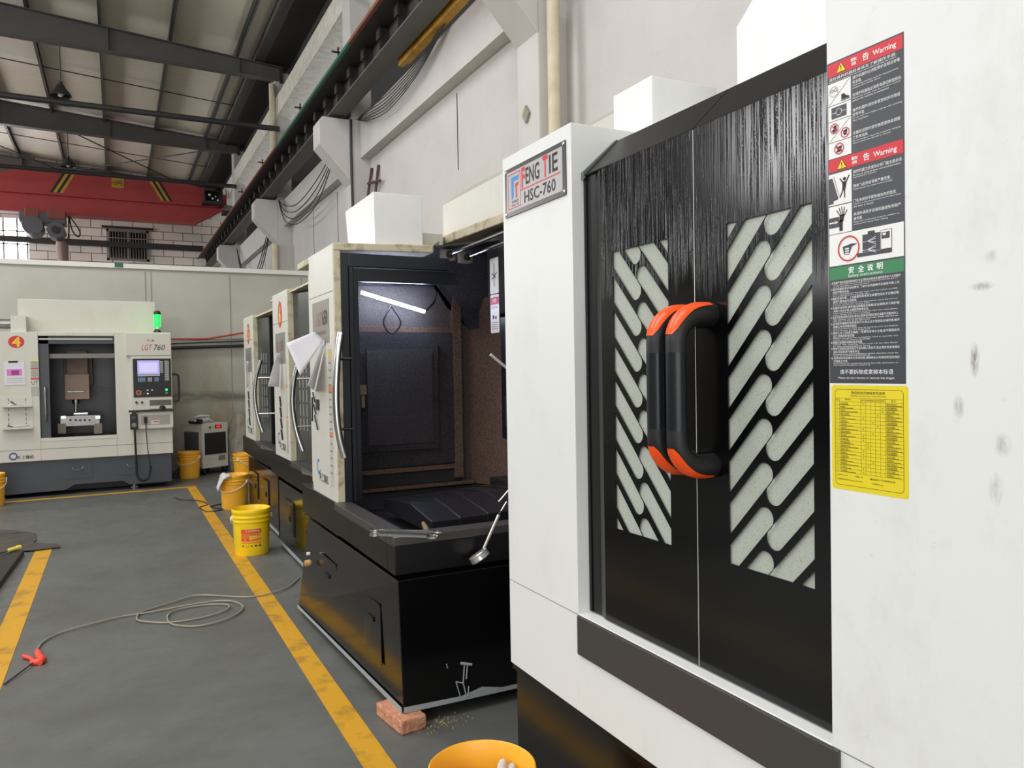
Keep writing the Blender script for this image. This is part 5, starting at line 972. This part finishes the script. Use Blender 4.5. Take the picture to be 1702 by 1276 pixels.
# ================================================================ CHILLER, SACK
e = empty('oil_chiller', (1.1, 12.1, 0)); tag(e, 'white oil chiller on casters with a black grille and red display by the partition', 'chiller'); e.rotation_euler.z = math.radians(30)
wp = M('chiller_white', (204, 200, 188), .5, var=.3, scale=8, c2=(150, 142, 126))
m = MB(); m.box((0, 0, .1), (.44, .5, .76), wp); k = m.build('cabinet', None, bevel=.006, origin=(0, 0, 0)); k.parent = e
def cp(mb, name, **kw): o = mb.build(name, None, origin=(0, 0, 0), **kw); o.parent = e; WL[o.name] = Vector((0, 0, 0)); return o
m = MB(); m.box((.04, -.008, .3), (.40, 0, .62), ink)
for k in range(9): m.box((.04, -.012, .31 + k * .034), (.40, -.008, .316 + k * .034), rubber)
cp(m, 'grille')
m = MB(); m.box((.22, -.006, .68), (.33, 0, .73), ink); m.box((.24, -.008, .69), (.31, -.006, .72), M('display_red', (120, 10, 10), .3, emit=(255, 30, 30), es=1.2)); m.box((.12, -.008, .685), (.145, 0, .715), rubber); m.box((.27, -.006, .2), (.38, 0, .27), M('panel_gap', (0, 0, 0))); part_label(cp(m, 'display'), 'red lit display')
m = MB(); m.box((-.008, .08, .16), (0, .42, .64), M('vent_grey', (90, 90, 88), .5))
for k in range(14): m.box((-.012, .09, .18 + k * .032), (-.008, .41, .188 + k * .032), M('vent_dark', (60, 60, 60), .5))
cp(m, 'side_vent')
for x, y in ((.05, .05), (.39, .05), (.05, .45), (.39, .45)): m = MB(); m.cyl((x - .015, y, .035), (x + .015, y, .035), .035, rubber, 14); m.box((x - .02, y - .02, .06), (x + .02, y + .02, .1), steeldark); cp(m, 'caster')
m = MB(); m.tube([(-.02, .1, .775), (.0, .3, .78)], .02, rubber, 8); m.box((-.02, .02, .76), (.03, .1, .83), rubber); cp(m, 'hose_fitting')
m = MB()
m.tube([(1.0, 12.25, .775), (1.05, 12.27, .80), (1.2, 12.34, .81), (1.28, 12.38, .775)], [.02, .07, .06, .02], cloth, 12, flat=.6); m.tube([(1.02, 12.24, .85), (1.1, 12.28, .87), (1.22, 12.35, .86)], [.03, .04, .03], cloth, 10, flat=.6)
tag(m.build('folded_bag', smooth=True), 'crumpled white bag lying on top of the oil chiller', 'bag')
sackm = M('plastic_wrap_grey', (150, 142, 130), .35, var=.8, scale=9, c2=(112, 102, 92), bump=.9, bscale=22)
m = MB(); prof = [(.001, 0), (.20, 0), (.215, .08), (.205, .3), (.20, .5), (.17, .66), (.12, .78), (.07, .85), (.03, .9), (.001, .91)]
m.lathe(prof, (1.68, 12.45, 0), sackm, 28)
for i, p in enumerate(m.v):
    a = math.atan2(p.y - 12.45, p.x - 1.68); d = 1 + .07 * math.sin(3 * a + p.z * 9) + .05 * math.sin(7 * a - p.z * 5); m.v[i] = Vector((1.68 + (p.x - 1.68) * d, 12.45 + (p.y - 12.45) * d, p.z))
tag(m.build('wrapped_bundle', smooth=True), 'tall lumpy bundle wrapped in grey plastic film standing by the partition', 'bundle')
m = MB()
for k in range(4): m.tube(smooth_path([(.66 + k * .03, 11.8 + k * .05, .03 + k * .01), (.75 + k * .02, 11.95, .12 + k * .02), (.86, 12.2, .18 + k * .01), (1.0, 12.4, .2)]), .014, rubber, 6)
tag(m.build('cable_bundle', smooth=True), 'bundle of black cables between the far machine and the chiller', 'cables')

# ================================================================ BUCKETS
def bucket(x, y, mat, label, rot=0, handle='down', lid=None):
    e = empty('oil_bucket', (x, y, 0)); tag(e, label, 'bucket', None)
    m = MB(); m.lathe([(.001, .006), (.128, .006), (.132, 0), (.136, .01), (.146, .27), (.153, .275), (.153, .285), (.148, .29), (.149, .305), (.156, .31), (.156, .32), (.150, .325), (.151, .345), (.155, .35), (.155, .36), (.153, .375), (.149, .378), (.146, .374), (.142, .28), (.128, .02), (.001, .02)], (x, y, 0), mat, 44); m.build('body', e, smooth=True)
    hd = M('bail_white', (226, 216, 196), .4); m = MB(); c_, s_ = math.cos(rot), math.sin(rot); r = .16
    def w(a, b_, z): return (x + a * c_ - b_ * s_, y + a * s_ + b_ * c_, z)
    n = 16; pts = [w(r * math.cos(PI * k / n), -(.165 if handle == 'down' else .03) * math.sin(PI * k / n), .30 - (.10 if handle == 'down' else -.13) * math.sin(PI * k / n)) for k in range(n + 1)]
    m.tube(pts, .0045, hd, 8)
    for q in (1, -1): m.lathe([(.02, -.012), (.02, .012), (.001, .014)], w(q * .156, 0, .30), hd, 12, axis=(q * c_, q * s_, 0))
    m.build('bail', e, smooth=True); return e
b1 = bucket(.972, 6.68, yellowp, 'bright yellow oil bucket with an orange label standing on the painted line', rot=PI + .1)
# wrap-around label
def wrap(e, x, y, zc, a0, W, H, draw, name, label):
    lb = Lab((0, 0, 0), (1, 0, 0), (0, 0, -1), (0, -1, 0)); lb.k = .0006; draw(lb, W, H); mb = lb.mb
    sub = MB()
    for f, mi in zip(mb.f, mb.mi):     # cut wide faces into strips so they follow the curve
        pts = [(mb.v[i].x, -mb.v[i].z) for i in f]; lay = -mb.v[f[0]].y; xs = [p[0] for p in pts]; n = max(1, int((max(xs) - min(xs)) / .015))
        for k in range(n):
            xa = min(xs) + (max(xs) - min(xs)) * k / n; xb = min(xs) + (max(xs) - min(xs)) * (k + 1) / n; c = clip(pts, xa, -9, xb, 9)
            if len(c) > 2: sub.poly([(p[0], lay, -p[1]) for p in c], mb.mats[mi])
    out = []
    for p in sub.v:
        z = zc + H / 2 + p.z; r = .1362 + (z - .01) / .26 * .0098 + p.y + .0007; a = a0 + (p.x - W / 2) / r; out.append(Vector((x + r * math.cos(a), y + r * math.sin(a), z)))
    sub.v = out; part_label(sub.build(name, e), label)
def dlabel(lb, W, H):
    o1, o2, y1 = M('lab_orange', (232, 120, 40), .5), M('lab_deep', (220, 86, 44), .5), M('lab_yellow', (244, 190, 60), .5)
    lb.rect(0, 0, W, H, o1, 1); lb.rect(.0, .0, W, H * .28, o2, 2); lb.face([(W * .4, H * .45), (W, H * .3), (W, H * .62), (W * .4, H * .75)], y1, 2); lb.rect(0, H * .66, W * .42, H * .84, o2, 2); lb.rect(0, H * .86, W, H * .93, y1, 2)
    lb.text('工业润滑油', W * .55, H * .06, H * .13, inkw, 3, w=W * .7, align='c'); lb.text('长城·润滑油', W * .68, H * .36, H * .12, M('lab_brown', (110, 50, 20), .5), 3, w=W * .5, align='c'); lb.text('INDUSTRIAL OIL', W * .66, H * .55, H * .05, redi, 3, w=W * .4, align='c'); lb.disc(W * .93, H * .82, H * .07, M('lab_pink', (230, 150, 140), .5), 3); lb.text('18L', W * .2, H * .7, H * .09, inkw, 3, align='c')
ang = math.atan2(-6.68, -.972)
wrap(b1, .972, 6.68, .165, ang - .02, .165, .115, dlabel, 'label', 'orange printed label')
def dicons(lb, W, H):
    lb.ring(.012, H * .5, .008, .004, ink); lb.line([(.038, .004), (.038, .022), (.056, .022), (.056, .004)], .002, M('olive_ink', (0, 0, 0))); lb.disc(.082, H * .5, .006, ink); lb.disc(.115, H * .5, .011, ink, 1, 16, ry=.006); lb.line([(.115, H * .5), (.115, .024)], .002, ink)
    for dx, dy in ((0, .006), (-.006, .017), (.006, .017)): lb.disc(.148 + dx, dy, .0055, ink)
wrap(b1, .972, 6.68, .085, ang - .02, .16, .026, dicons, 'pictogram_row', 'row of black pictograms')
bucket(1.14, 9.0, orangep, 'orange-yellow oil bucket with a white rag over its rim', rot=-.7)
bucket(1.57, 11.3, orangep, 'orange-yellow oil bucket half hidden behind the one with the rag', rot=.9)
e_b = bpy.data.objects[-1] if False else None
bucket(.905, 11.98, orangep, 'orange-yellow oil bucket beside the oil chiller', rot=-.5)
bucket(-1.335, 10.72, orangep, 'orange-yellow oil bucket at the left edge in front of the far machine', rot=.3)
bucket(.895, 1.965, orangep, 'open orange-yellow bucket in the foreground with a glove inside', rot=1.2, handle='down')
# rag
m = MB(); c0 = Vector((1.02, 8.91, .385)); N = 14
for i in range(N):
    for j in range(N):
        s_, t_ = i / (N - 1), j / (N - 1); xx = c0.x - .02 + (s_ - .5) * .17 ; yy = c0.y + (t_ - .5) * .16; d = (s_ - .45); z = .385 + .012 * math.sin(9 * s_ + 4 * t_) + .01 * math.sin(13 * t_) - max(0, .55 - s_) * .26 - max(0, .3 - t_) * .1
        m.v.append(Vector((xx + max(0, .55 - s_) * .06, yy, z)))
i0 = m.m(cloth)
for i in range(N - 1):
    for j in range(N - 1): m.f.append((i * N + j, i * N + j + 1, (i + 1) * N + j + 1, (i + 1) * N + j)); m.mi.append(i0)
ro = m.build('white_rag', smooth=True); so_ = ro.modifiers.new('thickness', 'SOLIDIFY'); so_.thickness = .006; tag(ro, 'crumpled white rag hanging over the rim of an oil bucket', 'rag')
# glove leaning inside the foreground bucket: palm with five fingers
gx, gy = .93, 1.96
e = empty('work_glove', (gx, gy, .2)); tag(e, 'white knitted work glove standing in the foreground bucket', 'glove')
m = MB()
dirv = Vector((.07, .05, .14)).normalized(); base = Vector((1.0, 2.02, .335)) - dirv * .155; side = Vector((.9, -.25, -.36)).normalized()
m.tube([base - dirv * .04, base, base + dirv * .05, base + dirv * .09], [.032, .038, .04, .034], cloth, 18, flat=.55)
for k, (o_, L_) in enumerate(((-.030, .04), (-.009, .082), (.016, .078), (.038, .03))):
    s0 = base + dirv * .075 + side * o_; t_ = dirv + side * o_ * 3; m.tube([s0, s0 + t_ * L_ * .5, s0 + t_ * L_ * .85 + Vector((0, 0, .001)), s0 + t_ * L_, s0 + t_ * (L_ + .005)], [.014, .0145, .0135, .010, .002], cloth, 12)
s0 = base + dirv * .02 - side * .03; t_ = (dirv - side * .9).normalized(); m.tube([s0, s0 + t_ * .03, s0 + t_ * .05, s0 + t_ * .055], [.013, .012, .009, .002], cloth, 12); m.build('glove_body', e, smooth=True)

# ================================================================ SMALL THINGS
m = MB(); m.box((-.12, -.06, 0), (.12, .06, .060), brickm); m.xf(Matrix.Translation((1.045, 3.12, 0)) @ Matrix.Rotation(math.radians(98), 4, 'Z'))
bo = m.build('clay_brick', bevel=.008); tag(bo, 'worn orange clay brick wedged under the corner of the open machine', 'brick')
m = MB(); sand = M('sand_grain', (196, 168, 110), .9)
for k in range(90):
    a = random.uniform(0, 2 * PI); r = random.uniform(.0, .09); x, y = 1.19 + r * math.cos(a) * 1.6, 3.03 + r * math.sin(a); s_ = random.uniform(.0015, .004); m.box((x, y, 0), (x + s_, y + s_, s_), sand)
tag(m.build('brick_crumbs'), 'sandy crumbs on the floor beside the clay brick', 'crumbs', kind='stuff')
# wrenches on the tray corner
def wrench(p0, p1, zt, label):
    m = MB(); p0, p1 = Vector(p0), Vector(p1); d = (p1 - p0); L = d.length; m.box((.02, -.008, -.004), (L - .02, .008, .004), chrome); n = 16
    def head(cx, r, a0, a1):
        pts = [(cx + r * math.cos(a), r * math.sin(a), -.004) for a in [a0 + (a1 - a0) * k / n for k in range(n + 1)]] + [(cx + r * .5 * math.cos(a), r * .5 * math.sin(a), -.004) for a in [a1 + (a0 - a1) * k / n for k in range(n + 1)]]
        for k in range(n): m.prism([pts[k], pts[k + 1], pts[2 * n + 1 - k - 1], pts[2 * n + 1 - k]], (0, 0, .008), chrome)
    head(L - .01, .024, 0, 2 * PI)
    head(.005, .023, .75, 5.5)
    m.xf(Matrix.Translation(p0) @ Vector((1, 0, 0)).rotation_difference(d).to_matrix().to_4x4()); tag(m.build('wrench'), label, 'wrench')
wrench(P(621, 888, z=.808), P(722, 892, z=.808), 0, 'chrome combination wrench lying nearer the edge of the tray corner')
wrench(P(622, 880, z=.817), P(732, 883, z=.818), 0, 'chrome combination wrench lying behind and over the other on the tray corner')
m = MB(); a = P(703, 868, y=3.14); c = P(712, 886, y=3.1); m.tube([(a.x, a.y, a.z), ((a.x + c.x) / 2, 3.12, (a.z + c.z) / 2), (c.x, c.y, .80)], [.008, .012, .009], M('brush_wood', (122, 100, 76), .6), 12); tag(m.build('wooden_handle', smooth=True), 'short wooden tool handle sticking up behind the wrenches', 'tool')
# telescopic stick with round head
e = empty('magnetic_stick', P(797, 930, y=2.99)); tag(e, 'chrome telescopic stick with a ribbed round magnet head hanging over the tray', 'tool')
a, bq, c = P(804, 912, y=3.0), P(829, 856, y=3.02), P(842, 834, y=3.04); m = MB(); m.cyl(a, bq, .0085, chrome, 12); m.cyl(bq, bq + (c - bq) * .3, .006, rubber, 10); m.cyl(bq, c, .005, chrome, 10); m.build('rod', e, smooth=True)
d = (a - bq).normalized(); ax_ = Vector((.45, -.3, -.85)).normalized(); ctr = P(796, 923, y=2.99); m = MB(); m.lathe([(.001, -.012), (.042, -.012), (.045, -.008), (.043, 0), (.045, .008), (.045, .016), (.04, .02), (.001, .02)], ctr, M('magnet_alu', (206, 204, 200), .3, metal=.7), 30, axis=ax_); m.lathe([(.001, .021), (.03, .021)], ctr, rubber, 24, axis=ax_); m.build('magnet_head', e, smooth=True)
m = MB(); a = P(829, 834, y=3.3); c = P(848, 812, y=3.3); m.cyl(a, c + (c - a) * 1.5, .006, chrome, 10); m.cyl(P(818, 590, y=3.6), P(846, 612, y=3.6) + Vector((.1, 0, -.05)), .006, plastic_w, 8) if False else None
tag(m.build('thin_rod', smooth=True), 'thin bright rod standing behind the telescopic stick', 'rod')
m = MB(); m.cyl(P(815, 589, y=3.7), P(855, 622, y=3.7), .008, plastic_w, 8); tag(m.build('white_nozzle_pipe', smooth=True), 'short white pipe sticking out in front of the dark headstock', 'pipe')
# papers on the pillars
def sheet_poly(pts, label, name='paper_sheet', N=8, curl=.02):
    a, b_, c, d = [Vector(p) for p in pts]; m = MB(); nrm = (b_ - a).cross(d - a).normalized()
    for i in range(N + 1):
        for j in range(N + 1):
            s_, t_ = i / N, j / N; p = (a * (1 - s_) + b_ * s_) * (1 - t_) + (d * (1 - s_) + c * s_) * t_; m.v.append(p + nrm * curl * math.sin(s_ * PI) * (1 - t_ * .4))
    i0 = m.m(paper)
    for i in range(N):
        for j in range(N): m.f.append((i * (N + 1) + j, i * (N + 1) + j + 1, (i + 1) * (N + 1) + j + 1, (i + 1) * (N + 1) + j)); m.mi.append(i0)
    o = m.build(name, smooth=True); sm = o.modifiers.new('thickness', 'SOLIDIFY'); sm.thickness = .0008; return tag(o, label, 'paper')
sheet_poly([P(476, 570, y=4.18), P(523, 551, y=4.26), P(538, 565, y=4.26), P(499, 624, y=4.15)], 'large white paper sheet sticking out from the pillar of the open machine', curl=.0)
o = sheet_poly([P(538, 564, y=4.275), P(540, 568, x=1.026), P(522, 649, x=1.026), P(511, 640, y=4.22)], 'narrow folded paper sheet under the large one on the open machine', curl=.006)
sheet_poly([P(460, 586, y=6.4), P(466, 587, x=1.19), P(464, 643, x=1.19), P(445, 642, y=6.33)], 'white paper flaring out from the pillar of the closed machine behind the open one', curl=.0)
sheet_poly([P(409, 601, y=8.45), P(413, 600, x=1.242), P(413, 642, x=1.242), P(409, 645, y=8.45)], 'white paper on the pillar of the furthest machine in the right row', curl=.004)
m = MB()
for (u0, v0, u1, v1) in ((520, 652, 523, 668), (521, 672, 525, 688), (523, 690, 528, 714), (519, 660, 519, 700)): m.tube([P(u0, v0, x=1.02), P(u1, v1, x=1.02)], .005, steeldark, 6)
m.box((1.02, 4.42, 1.28), (1.03, 4.47, 1.34), steeldark); tag(m.build('hanging_keys'), 'small dark hex keys hanging on the pillar of the open machine', 'tool')
# floor hose with air gun
hp = [(498, 959), (480, 975), (455, 985), (430, 990), (400, 992), (330, 990), (290, 1000), (240, 1015), (228, 1025), (235, 1033), (285, 1034), (345, 1024), (378, 1013), (376, 1005), (340, 1005), (290, 1015), (278, 1028), (290, 1038), (330, 1040), (375, 1030), (400, 1016), (402, 1005), (380, 999), (340, 1002), (250, 1017), (200, 1025), (150, 1038), (100, 1052), (72, 1066), (62, 1080)]
pts = [P(u, v, z=.008) for u, v in hp]
for i in range(len(pts)): pts[i].z = .007 + .006 * math.sin(i * .9) ** 2
m = MB(); m.tube(smooth_path(pts, 8), .0055, M('air_hose', (150, 144, 128), .35), 8); tag(m.build('air_hose', smooth=True), 'thin transparent brownish air hose looped on the grey floor', 'hose')
e = empty('air_gun', P(62, 1092, z=0)); tag(e, 'red air blow gun with a long thin nozzle lying on the floor', 'air gun')
rg_ = M('gun_red', (232, 76, 56), .4); g = lambda u, v, z=.015: P(u, v, z=z)
m = MB(); m.tube([g(62, 1082), g(65, 1090), g(70, 1097), g(66, 1101)], [.014, .02, .022, .014], rg_, 12); m.tube([g(70, 1099), g(60, 1100), g(50, 1101)], [.016, .018, .01], rg_, 10); m.build('body', e, smooth=True)
m = MB(); m.tube([g(56, 1098), g(50, 1093), g(38, 1090), g(37, 1092)], [.009, .011, .011, .006], rg_, 10); m.build('trigger', e, smooth=True)
m = MB(); m.tube([g(54, 1102, .015), g(7, 1137, .006)], .004, M('nozzle_rust', (80, 62, 54), .5, metal=.5), 8); m.build('nozzle', e, smooth=True)
m = MB(); m.cyl(g(61, 1078), g(63, 1083), .008, chrome, 8); m.build('fitting', e, smooth=True)
m = MB(); hs_ = [(290, 826), (300, 830), (330, 832), (345, 838), (332, 843), (345, 850), (370, 846), (350, 842), (375, 836)]
m.tube(smooth_path([P(u, v, z=.006) for u, v in hs_], 6), .006, rubber, 6); tag(m.build('loose_cable', smooth=True), 'dark loose cable on the floor near the far end of the right painted line', 'cable')
# mats / boards at left
mm = M('worn_board', (82, 76, 70), .7, var=.8, scale=8, c2=(56, 48, 44), bump=.4, bscale=30)
def slab(px, z0, t, label, name='flat_board', cat='board'):
    m = MB(); m.prism([P(u, v, z=z0) for u, v in px], (0, 0, t), mm); tag(m.build(name), label, cat)
slab([(-40, 888), (32, 883), (60, 887), (61, 898), (50, 909), (-40, 912)], .001, .008, 'large dark worn board lying on the floor at the left edge')
slab([(-30, 908), (60, 903), (95, 904), (101, 909), (62, 914), (-30, 922)], .010, .006, 'thin dark board with broken edges crossing the end of the left painted line')
slab([(-20, 880), (28, 881), (33, 885), (-20, 890)], .010, .005, 'dark strip lying on the rear of the large board')
m = MB(); m.prism([(-2.2, 4.6, .0), (-.79, 6.0, 0), (-.725, 7.62, 0), (-2.2, 7.62, 0)], (0, 0, .045), M('dark_slab', (52, 49, 47), .6, var=.5, scale=6, c2=(38, 35, 34))); tag(m.build('steel_slab', bevel=.004), 'thick dark steel slab lying at the left beside the painted line', 'slab')
e = empty('screwdriver', (-.8, 7.5, .045)); tag(e, 'screwdriver with a yellow handle lying on the dark slab', 'screwdriver')
a, c = P(13, 915, z=.065), P(33, 909, z=.065); m = MB(); d = (c - a); m.tube([a, a + d * .1, a + d * .7, a + d * .78, a + d, a + d * 1.03], [.012, .016, .016, .02, .02, .01], M('handle_yellow', (232, 216, 90), .35), 10); m.build('handle', e, smooth=True)
m = MB(); m.tube([a, a - d * 1.4], .006, steel, 8); m.build('shaft', e, smooth=True)
